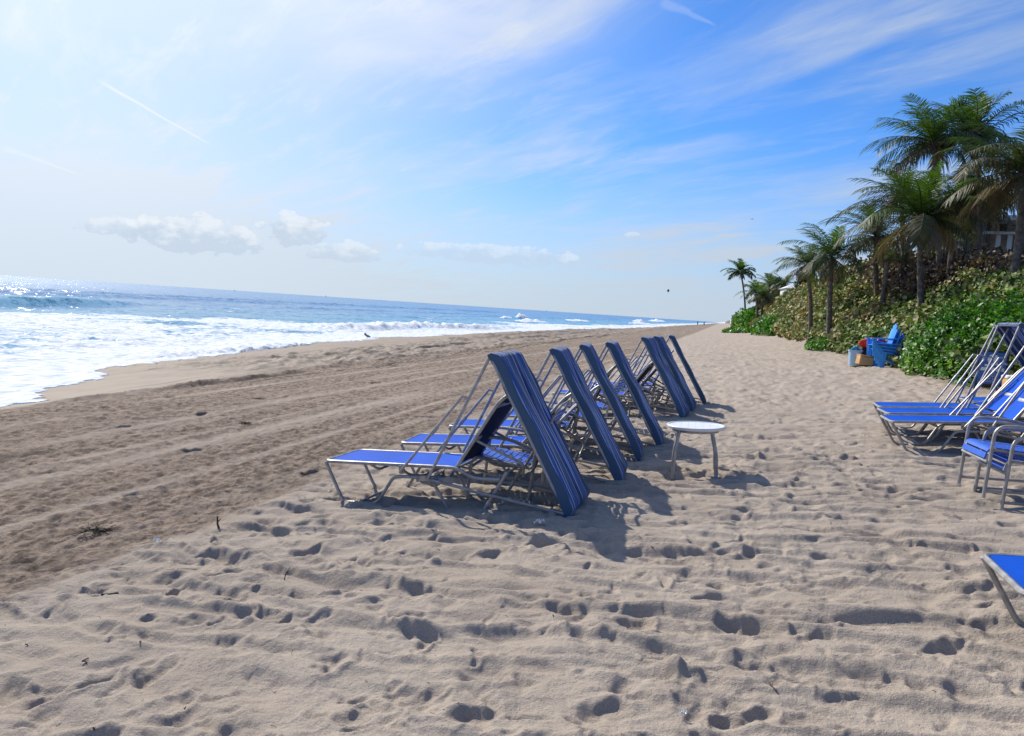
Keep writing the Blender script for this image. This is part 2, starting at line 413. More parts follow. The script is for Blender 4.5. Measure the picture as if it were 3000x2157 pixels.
# ------------------------------------------------------------------ the sand
def fan(th, rr):
    T, Q = np.meshgrid(th, rr); return Q*np.sin(T), Q*np.cos(T)
def fan_faces(nr, nt):
    i = np.arange(nr-1)[:, None]*nt+np.arange(nt-1)[None, :]
    return np.stack([i, i+1, i+nt+1, i+nt], -1).reshape(-1, 4)
def radii(steps):
    r = [steps[0][0]]
    for (r0, q), (r1, _) in zip(steps, steps[1:]):
        while r[-1] < r1: r.append(r[-1]*(1+q))
    return np.array(r)
def make_sand():
    m, k, p = material('beach_sand')
    an = k.node('ShaderNodeAttribute', attribute_name='mask'); at = an.outputs['Color']
    sep = k.node('ShaderNodeSeparateColor'); k.put(sep.inputs[0], at); comb, wet, deb_shade = sep.outputs[0], sep.outputs[1], sep.outputs[2]
    pos = k.node('ShaderNodeNewGeometry').outputs['Position']
    n1 = k.noise(pos, 1.1, 5, .6); n2 = k.noise(pos, 14, 5, .65); n3 = k.noise(pos, 210, 2, .8)
    soft = k.mix(k.ss(n1, .3, .7), (.405, .330, .258), (.48, .402, .322))
    soft = k.mix(k.ss(n3, .52, .68, 0, .75), soft, (.19, .15, .115))
    soft = k.mix(k.ss(n3, .40, .28, 0, .7), soft, (.52, .46, .39))
    nb = k.noise(k.mapv(pos, (9, 6, 9)), 1, 6, .75)
    nl = k.noise(k.mapv(pos, (2.2, .07, 1)), 1, 5, .62)
    cb = k.mix(k.ss(nb, .38, .62), (.150, .108, .078), (.39, .298, .222))
    cb = k.mix(k.ss(nl, .53, .66, 0, .75), cb, (.41, .33, .255))
    cb = k.mix(k.ss(n2, .55, .75, 0, .5), cb, (.115, .085, .065))
    cb = k.mix(k.m('MULTIPLY', an.outputs['Alpha'], .95), cb, (.47, .38, .295))
    wt = k.mix(k.ss(n1, .3, .7), (.27, .21, .155), (.32, .25, .185))
    c = k.mix(comb, soft, cb); c = k.mix(wet, c, wt); c = k.mix(deb_shade, c, (.045, .033, .024))
    k.put(p.inputs['Base Color'], c)
    k.put(p.inputs['Roughness'], k.ss(wet, 0, 1, .95, .78)); p.inputs['Specular IOR Level'].default_value = .2
    b = k.node('ShaderNodeBump'); k.put(b.inputs['Strength'], k.ss(wet, 0, 1, .8, .15)); b.inputs['Distance'].default_value = .02
    hb = k.m('ADD', k.m('MULTIPLY', n3, .22), k.m('MULTIPLY', k.noise(pos, 45, 5, .7), k.m('ADD', 1.1, k.m('MULTIPLY', comb, .9))))
    k.put(b.inputs['Height'], hb); k.put(p.inputs['Normal'], b.outputs[0])
    th = np.concatenate([np.arange(-1.45, -.96, .012), np.arange(-.96, .44, .00185), np.arange(.44, 1.45, .012)])
    rr = radii([(1.3, .0055), (2.6, .0031), (14, .0062), (40, .012), (1400, .012)])
    s, t = fan(th, rr)
    h, soft, comb, wet, smooth = sand_h(s, t)
    z = base_z(s, t)+h*sstep(900, 200, np.hypot(s, t))
    z = np.where(s < shore(t)-25, np.minimum(z, -3), z)
    deb_shade = comb*sstep(.30, .62, gnoise(s*3.1, t*1.6, 120))*sstep(.05, .45, gnoise(s*.5, t*.16, 121))*.7
    deb_shade = np.maximum(deb_shade, comb*sstep(.72, .84, gnoise(s*2.1, t*1.25, 90))*.7)  # not debris: pit shadow painted into the holes of the combed strip
    deb_shade = np.maximum(deb_shade, .75*np.exp(-((s-edge_s(t)+.35)/.28)**2)*sstep(.1, .5, gnoise(s*5, t*3, 123))*sstep(-.2, .3, gnoise(t*.5, t*0+3, 124)))
    deb_shade = np.maximum(deb_shade, sstep(-9.5, -12.5, s)*sstep(-20, -17, s)*sstep(14, 24, t)*sstep(140, 60, t)*sstep(.12, .5, fbm(s*.9, t*.5, 126, 4, .6))*.5)
    for (l0, fr, sd_, wd) in ((-11.4, .09, 93, .10), (-12.9, .06, 131, .07), (-14.6, .07, 95, .10), (-16.2, .05, 132, .08), (-10.3, .08, 133, .05)):
        c = l0+.75*gnoise(t*fr, t*0+(5 if sd_ == 95 else 0), sd_)+.1*gnoise(t*.9, t*0, 134)
        deb_shade = np.maximum(deb_shade, .85*np.exp(-((s-c-.1)/(wd*(1+.02*t)))**2)*sstep(-.35, .05, gnoise(t*.16, t*0+l0, 135))*sstep(12, 17, t)*sstep(110, 60, t)*(s > shore(t)+2.5))
    deb_shade = np.maximum(deb_shade, sstep(5.0, 6.4, s)*.75)
    wetm = np.clip(wet*1.0, 0, 1)
    A = np.stack([comb, wetm, deb_shade, smooth*comb], -1).reshape(-1, 4)
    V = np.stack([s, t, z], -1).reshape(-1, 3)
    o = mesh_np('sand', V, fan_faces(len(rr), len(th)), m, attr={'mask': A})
    tag(o, kind='structure')
    # the ground behind and under the viewer
    rb = np.array([.05, .4, .8, 1.31]); tb = np.linspace(0, 2*PI, 65)
    s, t = fan(tb, rb); mesh_np('sand', np.stack([s, t, base_z(s, t)-.02], -1).reshape(-1, 3), fan_faces(4, 65), m, attr={'mask': np.tile([0, 0, 0, 1.], (260, 1))})['kind'] = 'structure'
    tb = np.linspace(1.45, 2*PI-1.45, 80); rb = np.geomspace(1.3, 400, 50)
    s, t = fan(tb, rb); o = mesh_np('sand', np.stack([s, t, base_z(s, t)], -1).reshape(-1, 3), fan_faces(50, 80), m, attr={'mask': np.tile([0, 0, 0, 1.], (4000, 1))}); o['kind'] = 'structure'
make_sand()
def ground(s, t):
    a, b = np.array([float(s)]), np.array([float(t)])
    return float((base_z(a, b)+sand_h(a, b)[0])[0])

# ------------------------------------------------------------------ the sea
def lobes(t): return .55*gnoise(t*.28, t*0+1.5, 140)+.3*gnoise(t*1.1, t*0, 141)+.12*gnoise(t*4, t*0, 142)
FW = [(0, 36), (42, 26.5), (56, 24), (63, 18.5), (75, 17), (88, 12), (118, 15), (131, 24), (160, 14), (230, 10), (400, 14), (900, 10)]
def make_sea():
    m, k, p = material('sea_water')
    at = k.node('ShaderNodeAttribute', attribute_name='foam').outputs['Color']
    sep = k.node('ShaderNodeSeparateColor'); k.put(sep.inputs[0], at); foam, shal, far = sep.outputs[0], sep.outputs[1], sep.outputs[2]
    pos = k.node('ShaderNodeNewGeometry').outputs['Position']
    lace = k.noise(k.mapv(pos, (.9, .55, 1)), 1.0, 7, .68, .8)
    f = k.ss(k.m('ADD', k.m('MULTIPLY', k.m('SUBTRACT', lace, .5), 1.5), foam), .42, .62)
    wn = k.noise(pos, .05, 4)
    deep = k.mix(k.ss(wn, .35, .65), (.008, .14, .33), (.012, .18, .39))
    c = k.mix(shal, deep, (.04, .29, .42))
    k.put(p.inputs['Base Color'], c)
    k.put(p.inputs['Roughness'], k.ss(far, 0, 1, .16, .2)); p.inputs['Specular IOR Level'].default_value = .42; p.inputs['IOR'].default_value = 1.33
    def chop(scale, loc, det):
        n = k.node('ShaderNodeTexNoise'); k.put(n.inputs['Vector'], k.mapv(pos, scale, loc=loc)); n.inputs['Scale'].default_value = 1; n.inputs['Detail'].default_value = det; n.inputs['Roughness'].default_value = .6
        return k.vm('SUBTRACT', n.outputs['Color'], (.5, .5, .5))
    geo = k.node('ShaderNodeNewGeometry').outputs['Normal']
    sl = k.vm('ADD', k.vm('MULTIPLY', chop((.75, .5, .3), (0, 0, 0), 3), (1.15, .95, 0)), k.vm('MULTIPLY', chop((.16, .08, .1), (5, 2, 0), 2), (.5, .4, 0)))
    sl = k.vm('ADD', sl, k.vm('MULTIPLY', chop((3.0, 2.4, .5), (1, 7, 0), 2), (.8, .75, 0)))
    k.put(p.inputs['Normal'], k.vm('NORMALIZE', k.vm('ADD', geo, sl)))
    fd = k.node('ShaderNodeBsdfPrincipled'); k.put(fd.inputs['Base Color'], k.mix(k.ss(k.noise(k.mapv(pos, (2.6, 1.5, 2)), 1, 6, .7), .36, .6), (.54, .60, .65), (.88, .89, .89))); fd.inputs['Roughness'].default_value = .8; fd.inputs['Specular IOR Level'].default_value = .08
    b2 = k.node('ShaderNodeBump'); b2.inputs['Strength'].default_value = 1.0; b2.inputs['Distance'].default_value = .12
    k.put(b2.inputs['Height'], k.noise(k.mapv(pos, (3.5, 2.2, 3)), 1, 5, .65)); k.put(fd.inputs['Normal'], b2.outputs[0])
    mx = k.node('ShaderNodeMixShader'); k.put(mx.inputs[0], f); k.l.new(p.outputs[0], mx.inputs[1]); k.l.new(fd.outputs[0], mx.inputs[2])
    k.l.new(mx.outputs[0], m.node_tree.nodes['Material Output'].inputs['Surface'])
    th = np.concatenate([np.arange(-2.2, -.98, .02), np.arange(-.98, .06, .0021)])
    rr = np.concatenate([radii([(11, .0055), (30, .0075), (60, .009), (400, .02), (9000, .05)]), [14000, 26000]])
    s, t = fan(th, rr); r = np.hypot(s, t)
    sh = shore(t); d = sh-s
    fade = sstep(0, 6, d)
    z = np.full_like(s, SEA)
    z += fade*sstep(700, 200, r)*(fbm(s*.5, t*.28, 150, 4, .55)*.07+gnoise(s*.12, t*.05, 155)*.10)
    # standing swell and the curling wave
    c = -63-.32*(t-53)+1.2*gnoise(t*.06, t*0, 156); q = s-c
    w1 = sstep(30, 42, t)*(1-sstep(62, 92, t))
    z += .8*w1*np.where(q < 0, np.exp(-(q/4.2)**2), np.exp(-(q/1.25)**2))-.16*w1*np.exp(-((q-3.5)/2.2)**2)
    wi = w1*np.exp(-((q-.3)/1.3)**2)
    for (c0, sl, a, t0, t1, wl) in ((-96, -.1, .6, 60, 190, 5), (-78, .05, .35, 110, 260, 4), (-120, .02, .7, 30, 400, 7), (-60, .02, .4, 150, 420, 4), (-52, .1, .35, 95, 140, 2.5)):
        c = c0+sl*(t-t0)+2*gnoise(t*.03, t*0+c0, 157); q = s-c; e = sstep(t0, t0+25, t)*(1-sstep(t1-40, t1, t))
        z += a*e*np.where(q < 0, np.exp(-(q/wl)**2), np.exp(-(q/(wl*.45))**2))
    # whitewater: rolling front
    front = np.zeros_like(s)
    c = -28.5+1.6*gnoise(t*.09, t*0, 160)+(t-70)*.11; q = s-c; e = sstep(50, 60, t)*(1-sstep(84, 94, t))
    fr = e*np.where(q < 0, np.exp(-(q/4.5)**2), np.exp(-(q/.7)**2)); z += fr*(.42+.25*fbm(s*.8, t*.8, 161, 3)); front = np.maximum(front, fr)
    c = -19.6+(t-24)*-.13; q = s-c; e = sstep(21, 24, t)*(1-sstep(33, 40, t)); fr = e*np.where(q < 0, np.exp(-(q/1.6)**2), np.exp(-(q/.45)**2)); z += fr*.13*(1+.9*fbm(s*1.8, t*1.8, 162, 3)); front = np.maximum(front, fr)
    # breaking peaks
    for (s0, t0, hh, ws, wt) in ((-53, 200, 1.7, 1.1, 4.5), (-54.5, 190, .7, 1.2, 4), (-40, 160, .7, 2.5, 8), (-44, 236, .7, 3, 12), (-38, 362, 1.7, 3, 9), (-42, 520, 2.0, 5, 30), (-30, 290, .8, 3, 20)):
        g = np.exp(-((s-s0)/ws)**2-((t-t0)/wt)**2); z += g*hh*(.55+.9*np.abs(fbm(s*.7, t*.6, 163, 3))); front = np.maximum(front, np.clip(g*1.7, 0, 1))
    W = sph(t, FW)*(1+.16*gnoise(t*.12, t*0, 165)+.1*gnoise(t*.4, t*0, 166))
    foam = sstep(1.12, .72, d/W+.22*gnoise(s*.12, t*.09, 167))*(.68+.32*fbm(s*.12, t*.06, 168, 3))
    foam = foam+.4*sstep(5, 1, d)
    streak = sstep(.22, .5, gnoise(s*.11, t*.03, 169))*sstep(95, 30, d)*.36
    foam = np.maximum(np.maximum(foam, front*1.05), streak)
    foam = foam*(1-.95*wi)
    z += np.clip(foam, 0, 1)*fade*sstep(200, 60, r)*np.abs(fbm(s*.8, t*.55, 170, 4, .6))*.16
    g = base_z(s, t); e = sh+1.2+lobes(t)*2.0
    film = np.where(s < e, g+.012+.02*sstep(0, .5, e-s)*sstep(2.0, .2, e-s), g-.35-.1*(s-e))
    z = np.where(s > sh-6, np.maximum(z, film) if True else z, z)
    z = np.where(s > e, np.minimum(z, g-.3), z)
    foam = np.where(s > sh-3, np.maximum(foam, .9), foam)
    shal = np.clip(.75*sstep(70, 10, d)*(1-sstep(.6, 1., foam))+.6*wi, 0, 1)
    A = np.stack([np.clip(foam, 0, 1.2), shal, sstep(60, 500, r), np.ones_like(s)], -1).reshape(-1, 4)
    o = mesh_np('sea', np.stack([s, t, z], -1).reshape(-1, 3), fan_faces(len(rr), len(th)), m, attr={'foam': A})
    tag(o, kind='structure')
make_sea()

# ------------------------------------------------------------------ loungers
LW = .30   # half width
def make_lounger(label, loc, rot):
    r = thing('sun_lounger', label, 'sun lounger', loc, 0, 'blue sling loungers with folded striped canopies'); r.rotation_euler = rot
    tr = .0155
    f = MB()
    P = fillet([(1.64, -LW, .275), (1.40, -LW, .275), (1.25, -LW, .355), (0, -LW, .355), (0, LW, .355), (1.25, LW, .355), (1.40, LW, .275), (1.64, LW, .275)], .07)
    f.tube(P, tr); f.build('seat_frame', M['alu'], r)
    def sl(u, v): return ((.02+u*1.22, (v-.5)*2*(LW-.008), .363-.014*math.sin(PI*v)*math.sin(PI*min(1, max(0, u)))), (u, v))
    MB().grid(sl, 12, 8, .005).build('seat_sling', M['sling'], r)
    for sd in (-1, 1):
        y = sd*LW
        MB().tube(fillet([(.005, y, .345), (.17, y, .0), (.50, y, .0), (.67, y, .255), (1.02, y, .255)], .06), tr*.95).build('leg', M['alu'], r)
        MB().tube(fillet([(.98, y-sd*.035, .26), (1.03, y-sd*.035, .20), (1.16, y-sd*.035, -.02)], .03), tr*.9).build('leg', M['alu'], r)
        MB().tube([(1.70, y, .34), (1.48, y, -.02)], tr).build('leg', M['alu'], r)
    for pts in (fillet([(.45, -LW, .345), (.50, -LW+.05, .295), (.50, LW-.05, .295), (.45, LW, .345)], .05),
                fillet([(.73, -LW, .34), (.78, -LW+.06, .26), (.93, -LW+.06, .26), (.93, LW-.06, .26), (.78, LW-.06, .26), (.73, LW, .34)], .05),
                [(.33, -LW, .005), (.33, LW, .005)], [(1.25, -LW, .35), (1.25, LW, .35)], [(1.61, -LW, .275), (1.61, LW, .275)]):
        MB().tube(pts, .0115).build('cross_brace', M['alu'], r)
    for sd in (-1, 1):
        y = sd*(LW+.012)
        b = MB(); b.box((.75, y, .32), (.05, .02, .075), bev=.006); b.tube([(.75, y-.02, .305), (.75, y+.02, .305)], .012); b.build('bracket', M['bolt'], r)
        b = MB(); b.box((.98, y, .25), (.13, .022, .055), bev=.006); b.tube([(1.0, y-.025, .25), (1.0, y+.025, .25)], .013); b.build('bracket', M['bolt'], r)
    # backrest, hinged at the end of the seat
    B = MB(); w = LW-.02; Lb = .77
    B.tube(fillet([(0, -w, 0), (Lb*.86, -w, 0), (Lb, -w, -.035), (Lb, w, -.035), (Lb*.86, w, 0), (0, w, 0)], .09, 6), tr)
    bf = B.build('backrest_frame', M['alu'], r, loc=(1.25, 0, .36))
    def bs(u, v): return ((.03+u*(Lb-.045), (v-.5)*2*(w-.006), .006-.02*math.sin(PI*v)*math.sin(PI*u)-.03*max(0, (u-.86)/.14)), (u, v))
    MB().grid(bs, 12, 8, .004).build('backrest_sling', M['sling'], bf)
    MB().grid(lambda u, v: ((lambda q: ((q[0][0], q[0][1], q[0][2]-.007), q[1]))(bs(u, v))), 12, 8, .003).build('backrest_backing', M['backing'], bf)
    for u in (.30, .64): MB().box((u, 0, -.012), (.045, w*2, .006), bev=.002).build('cross_strap', M['alu'], bf)
    q = MB()
    q.tube(fillet([(.28, -w+.03, -.01), (.36, -w+.03, -.46), (.24, -w+.10, -.50), (.24, w-.10, -.50), (.36, w-.03, -.46), (.28, w-.03, -.01)], .05), .012)
    for sd in (-1, 1):
        for j in range(4): q.box((.31+.02*j, sd*(w-.03), -.17-.08*j), (.035, .014, .03), Matrix.Rotation(.4, 3, 'Y'), .003)
    q.build('support_bar', M['alu'], bf)
    bf.rotation_euler = (0, -R_(56), 0)
    # canopy: one folded hood that swings on a pivot under the seat
    W2 = LW+.032; PV = Vector((1.0, 0, .25)); T = Vector((1.575, 0, 1.30))-PV; Bt = Vector((2.21, 0, .015))-PV
    cf = MB(); ax = (T-Bt).normalized(); out = Vector((ax.z, 0, -ax.x))
    cf.tube(fillet([(Bt.x, -W2, Bt.z), (T.x, -W2, T.z), (T.x, W2, T.z), (Bt.x, W2, Bt.z), (Bt.x, -W2, Bt.z)], .05), .0135)
    fr = cf.build('canopy_frame', M['alu'], r, loc=PV)
    for sd in (-1, 1):
        y = sd*W2
        MB().tube([(0, y, 0), (T.x, y, T.z)], .0135).build('canopy_arm', M['alu'], fr)
        MB().tube([(-.02, y, .005), (Bt.x-.02, y, Bt.z+.015)], .0135).build('ground_bar', M['alu'], fr)
        o0 = Vector((.75, y+sd*.012, .305)); a = Vector((1.0, y, .25)).lerp(Vector((1.575, y, 1.30)), .665)-o0
        k = MB(); k.tube([(0, 0, 0), a+Vector((-.05, sd*.012, .02))], .0115); k.tube([a+Vector((-.055, sd*.012, .02)), a+Vector((0, 0, .004))], .010)
        k.tube([a*.50+Vector((-.025, 0, .01)), a*.60+Vector((-.03, 0, .012))], .018); k.build('canopy_brace', M['alu'], r, loc=o0)
    dep = .072; Wc = W2+.012; L = (T-Bt).length
    prof = [(-1, -.012), (-1, dep*.5), (-.985, dep*.9), (-.95, dep)]+[(-.9+1.8*i/19, dep) for i in range(20)]+[(.95, dep), (.985, dep*.9), (1, dep*.5), (1, -.012)]
    arc = [0]
    for a, b in zip(prof, prof[1:]): arc.append(arc[-1]+math.hypot((b[0]-a[0])*Wc, b[1]-a[1]))
    npf = len(prof)-1
    def can(u, v):
        j = round(v*npf); y, dd = prof[j]; uu = -.012+u*1.024
        endc = min(1, min(u, 1-u)/.055); endc = math.sqrt(max(0, 1-(1-endc)**2))
        inner = max(0, 1-abs(y)/.96)
        fold = .005*math.sin(y*21+3*math.sin(u*5))+.005*math.sin(y*37-u*6+1)
        sag = -.012*math.sin(PI*u)*inner+.006*math.sin(u*7+y*2)*inner
        side = .010*math.sin(u*17+y)*(1 if abs(y) > .94 else 0)
        dd2 = (dd+side+(fold+sag)*min(1, inner*6))*(.25+.75*endc) if dd > 0 else dd+.012*math.sin(u*23)*.5
        pinch = 1-.04*math.sin(PI*u)*(1 if abs(y) > .9 else .4)+.012*math.sin(u*19)*(1 if abs(y) > .94 else 0)
        p = Bt+ax*(uu*L)+out*dd2; return ((p.x, y*Wc*pinch, p.z), (arc[j]/arc[-1], u))
    MB().grid(can, 40, npf, .004).build('canopy_cover', M['canvas'], fr)
    for (P0, nm, hh) in ((T, 1, dep*.42), (Bt, -1, dep*.55)):
        def fl(u, v, P0=P0, nm=nm, hh=hh):
            p = P0+ax*(nm*.019)+out*(u*hh-.012); return ((p.x, (v-.5)*2*(Wc-.004), p.z+0*v), (.12+v*.8, u))
        MB().grid(fl, 3, 14, .004).build('end_flap', M['canvas'], fr)
    return r
SLP = lambda s: -R_(math.degrees(math.atan((gz(s+2, 6)-gz(s, 6))/2)))
rowL = [(-1.09, 5.85, -.03, 'blue lounger nearest the viewer with its striped canopy leaning on the sand'),
        (-.85, 7.14, .06, 'second blue lounger of the left row, just behind the nearest one'),
        (-.81, 8.52, .10, 'third blue lounger of the left row from the front'),
        (-.66, 9.49, .045, 'fourth blue lounger of the left row, its canopy reaching behind the white table'),
        (-.53, 12.46, -.10, 'fifth blue lounger of the left row, with a wide fold of striped canopy'),
        (-.42, 13.55, -.04, 'sixth blue lounger of the left row, its canopy half hidden by the one in front'),
        (-.22, 14.68, .07, 'farthest blue lounger of the left row, its canopy showing as a thin dark strip')]
rowR = [(2.04, 9.60, .02, 'nearest of the right group of blue loungers, behind the stacked strap chairs'),
        (2.16, 10.43, .03, 'middle lounger of the right group, its foot just behind the nearest one'),
        (2.20, 11.20, -.06, 'farthest lounger of the close right group, with its foot furthest to the left'),
        (3.55, 12.0, .04, 'lounger set back to the right beyond the close right group, near the blue sign'),
        (1.40, 4.24, -.02, 'blue lounger cut off by the right edge, only its foot end in view')]
proto = None
for i, (s, t, yaw, lab) in enumerate(rowL+rowR):
    # left row: the near corner of the canopy on the sand; right group: the near corner of the foot end (the last: its far corner)
    cy, sy = math.cos(yaw), math.sin(yaw)
    lx, ly = (2.18, -LW-.04) if i < 7 else (0, -LW if i < 11 else LW)
    cx, ct = s-(cy*lx-sy*ly), t-(sy*lx+cy*ly)
    z0 = gz(cx+.3, ct); z1 = gz(cx+1.8, ct); k = (z1-z0)/1.5
    rot = (0, -math.atan(k), yaw); loc = (cx, ct, z0-.3*k-.005)
    if proto is None: o = proto = make_lounger(lab, loc, rot)
    else: o = dup(proto, lab, loc, rot)
    for ch in kids(o):
        if ch.name.startswith('backrest_frame'): ch.rotation_euler = (0, -R_([56, 47, 44, 60, 50, 48, 62, 52, 49, 14, 40, 50][i]), 0)
        if i >= 7:
            th = R_([3, -8, -5, -9, -8][i-7])
            if ch.name.startswith('canopy_frame'): ch.rotation_euler = (0, th, 0); ch.scale = (1.07, 1, 1.07)
            if ch.name.startswith('canopy_brace'):
                v0 = Vector((1.0-.75, 0, .25-.305)); a0 = Vector((.575, 0, 1.05))*.665
                a1 = Matrix.Rotation(th, 3, 'Y')@a0*1.07; p, q = v0+a0, v0+a1
                ch.rotation_euler = (0, math.atan2(q.x, q.z)-math.atan2(p.x, p.z), 0); ch.scale = (1, 1, q.length/p.length)

# ------------------------------------------------------------------ strap chairs
def make_chair(label, loc, rot):
    r = thing('strap_chair', label, 'chair', loc, 0, 'blue strap chairs with tube frames'); r.rotation_euler = rot
    hw = .28; tr = .0155
    for sd in (-1, 1):
        y = sd*hw
        MB().tube(fillet([(.03, y, 0), (.10, y, .60), (.42, y, .585), (.66, y, .50)], .10, 6), tr).build('arm_frame', M['alu'], r)
        MB().tube([(.05, y, .06), (.60, y, .045)], tr*.85).build('side_stretcher', M['alu'], r)
        MB().tube([(.66, y, .50), (.60, y, .0)], tr).build('leg', M['alu'], r)
    w = hw-.03
    s = MB(); s.tube(fillet([(.60, -w, .33), (.08, -w, .40), (.05, -w, .30)], .06), .012); s.tube(fillet([(.60, w, .33), (.08, w, .40), (.05, w, .30)], .06), .012)
    s.tube([(.05, -hw, .30), (.05, hw, .30)], .014); s.tube([(.6, -hw, .33), (.6, hw, .33)], .012)
    s.build('seat_frame', M['alu'], r)
    st = MB()
    path = fillet([(.045, 0, .315), (.075, 0, .405), (.58, 0, .34)], .07, 8)
    d = [0]
    for a, b in zip(path, path[1:]): d.append(d[-1]+(b-a).length)
    def at(q):
        for k in range(len(path)-1):
            if d[k+1] >= q: return path[k].lerp(path[k+1], (q-d[k])/(d[k+1]-d[k]))
        return path[-1]
    n = 10; pitch = d[-1]/n
    for i in range(n):
        def g(u, v, i=i):
            q = i*pitch+.004+u*(pitch-.011); p = at(q); p2 = at(min(d[-1], q+.01)); t = (p2-p).normalized() if (p2-p).length > 1e-6 else Vector((1, 0, -.1))
            nn = Vector((t.z, 0, -t.x))*-1
            return ((p.x+nn.x*.016, (v-.5)*2*w, p.z+nn.z*.016), (u, v))
        st.grid(g, 3, 4, .006)
    st.build('seat_strap', M['strap'], r)
    b = MB(); b.tube(fillet([(.55, -w, .33), (.86, -w, .90), (.86, w, .90), (.55, w, .33)], .07), .013); b.build('back_frame', M['alu'], r)
    bs = MB(); dv = Vector((.31, 0, .57)).normalized()
    for i in range(10):
        c = Vector((.585, 0, .395))+dv*(.053*i)
        bs.box(c, (.006, w*2, .042), Matrix.Rotation(math.atan2(dv.x, dv.z), 3, 'Y'), .002)
    bs.build('back_strap', M['strap'], r)
    return r
zc = gz(2.3, 7.1)
ch = make_chair('strap chair beneath another in the stack at the right edge', (2.27, 7.16, zc-.02), (0, -.06, .06))
dup(ch, 'topmost strap chair of the stack at the right edge', (2.15, 7.21, zc+.055), (0, -.06, .05))
dup(ch, 'strap chair under the canopies between the two nearest left loungers', (-2.12, 6.62, gz(-2.1, 6.6)-.03), (0, -.04, .03))
dup(ch, 'strap chair pushed in between the third and fourth left loungers', (-2.25, 9.0, gz(-2.2, 9.0)-.03), (0, -.04, .14))
dup(ch, 'strap chair in the gap in the middle of the left row', (-2.1, 11.3, gz(-2.1, 11.3)-.03), (0, -.04, -.1))
dup(ch, 'strap chair between the far canopies of the left row', (-1.75, 14.25, gz(-1.7, 14.2)-.03), (0, -.04, .1))

# ------------------------------------------------------------------ round table
def make_table():
    s0, t0 = -.14, 7.9
    z = gz(s0, t0)-.02
    r = thing('side_table', 'round white slatted table on four curved tube legs beside the loungers', 'table', (s0, t0, z), R_(10)); r.rotation_euler = (0, -.05, R_(2))
    top = MB(); R = .292
    n = 8; pitch = 2*R/n
    for i in range(n):
        x0 = -R+i*pitch+.0006; x1 = x0+pitch-.0012
        pts = []
        xs = [x0+(x1-x0)*k/4 for k in range(5)]
        up = [(x, math.sqrt(max(1e-4, (R-.016)**2-x*x)) if abs(x) < R-.016 else .01) for x in xs]
        V = []
        for zz in (.505, .52):
            for (x, y) in up: V.append((x, y, zz))
            for (x, y) in reversed(up): V.append((x, -y, zz))
        m = 10; F = [tuple(range(m))[::-1], tuple(range(m, 2*m))]+[(k, (k+1) % m, m+(k+1) % m, m+k) for k in range(m)]
        top.add(V, F)
    top.build('tabletop', M['white'], r, smooth=False)
    MB().lathe([(R-.022, .497), (R-.002, .497), (R, .502), (R, .522), (R-.004, .526), (R-.018, .526), (R-.022, .520), (R-.022, .497)], n=48).build('rim', M['white'], r)
    MB().lathe([(.215, .465), (.235, .465), (.235, .498), (.215, .498), (.215, .465)], n=36).build('apron', M['alu'], r)
    for k in range(4):
        a = PI/4+k*PI/2; c, s_ = math.cos(a), math.sin(a)
        MB().tube(fillet([(c*.225, s_*.225, .49), (c*.245, s_*.245, .41), (c*.292, s_*.292, .26), (c*.300, s_*.300, -.01)], .10), .0195).build('leg', M['alu'], r)
make_table()

# ------------------------------------------------------------------ resin chairs in a stack
def make_adir(label, loc, rot):
    r = thing('adirondack_chair', label, 'chair', loc, 0, 'stack of blue resin beach chairs'); r.rotation_euler = rot
    hw = .36
    for sd in (-1, 1):
        b = MB(); b.box((.05, sd*hw, .27), (.13, .035, .56), Matrix.Rotation(.05, 3, 'Y'), .012); b.box((.04, sd*(hw-.03), .33), (.05, .07, .40), bev=.01); b.build('front_leg', M['adir'], r)
        a = MB()
        def g(u, v, sd=sd):
            x = -.05+u*.80; wv = .13-.05*u
            return ((x, sd*(hw-.01)+(v-.5)*wv+sd*.03*math.sin(PI*u), .575-.06*u), (u, v))
        a.grid(g, 8, 3, .03); a.build('armrest', M['adir'], r)
        c = MB(); c.box((.40, sd*(hw-.05), .30), (.86, .03, .16), Matrix.Rotation(.36, 3, 'Y'), .01); c.build('rear_leg', M['adir'], r)
    s = MB(); fr = MB()
    for i in range(5):
        y = (i-2)*.118
        fr.grid(lambda u, v, y=y: ((.02+u*.5, y+(v-.5)*.108, .40-.20*u+.03*math.sin(PI*u)*-1-.06*max(0, .15-u)*4), (u, v)), 8, 2, .02)
    fr.build('seat', M['adir'], r)
    top = [.80, .93, .98, .93, .80]
    for i in range(5):
        y = (i-2)*.118; sp = 1+.12
        s.grid(lambda u, v, y=y, i=i: ((.50+u*.30*top[i]+.02*math.sin(PI*v), (y+(v-.5)*.108)*(1+.16*u), .20+u*(top[i]-.20)*1.0), (u, v)), 8, 3, .022)
    s.tube([(.60, -hw, .50), (.60, hw, .50)], .03, flat=.6)
    s.build('backrest', M['adir'], r)
    return r
ad = None
labs = ['bottom chair of the blue resin stack by the hedge, leaning furthest back', 'second chair from the bottom of the blue resin stack', 'middle chair of the blue resin stack by the hedge',
        'second chair from the top of the blue resin stack', 'topmost chair of the blue resin stack, its back standing tallest']
AS, AT = 4.78, 26.6; za = gz(AS, AT)
for i in range(5):
    loc = (AS+.20-.06*i, AT, za-.03+.09*i+(0.05 if i == 4 else 0)); rot = (0, -.13+.05*(4-i), .06)
    if ad is None: ad = make_adir(labs[i], loc, rot)
    else: dup(ad, labs[i], loc, rot)
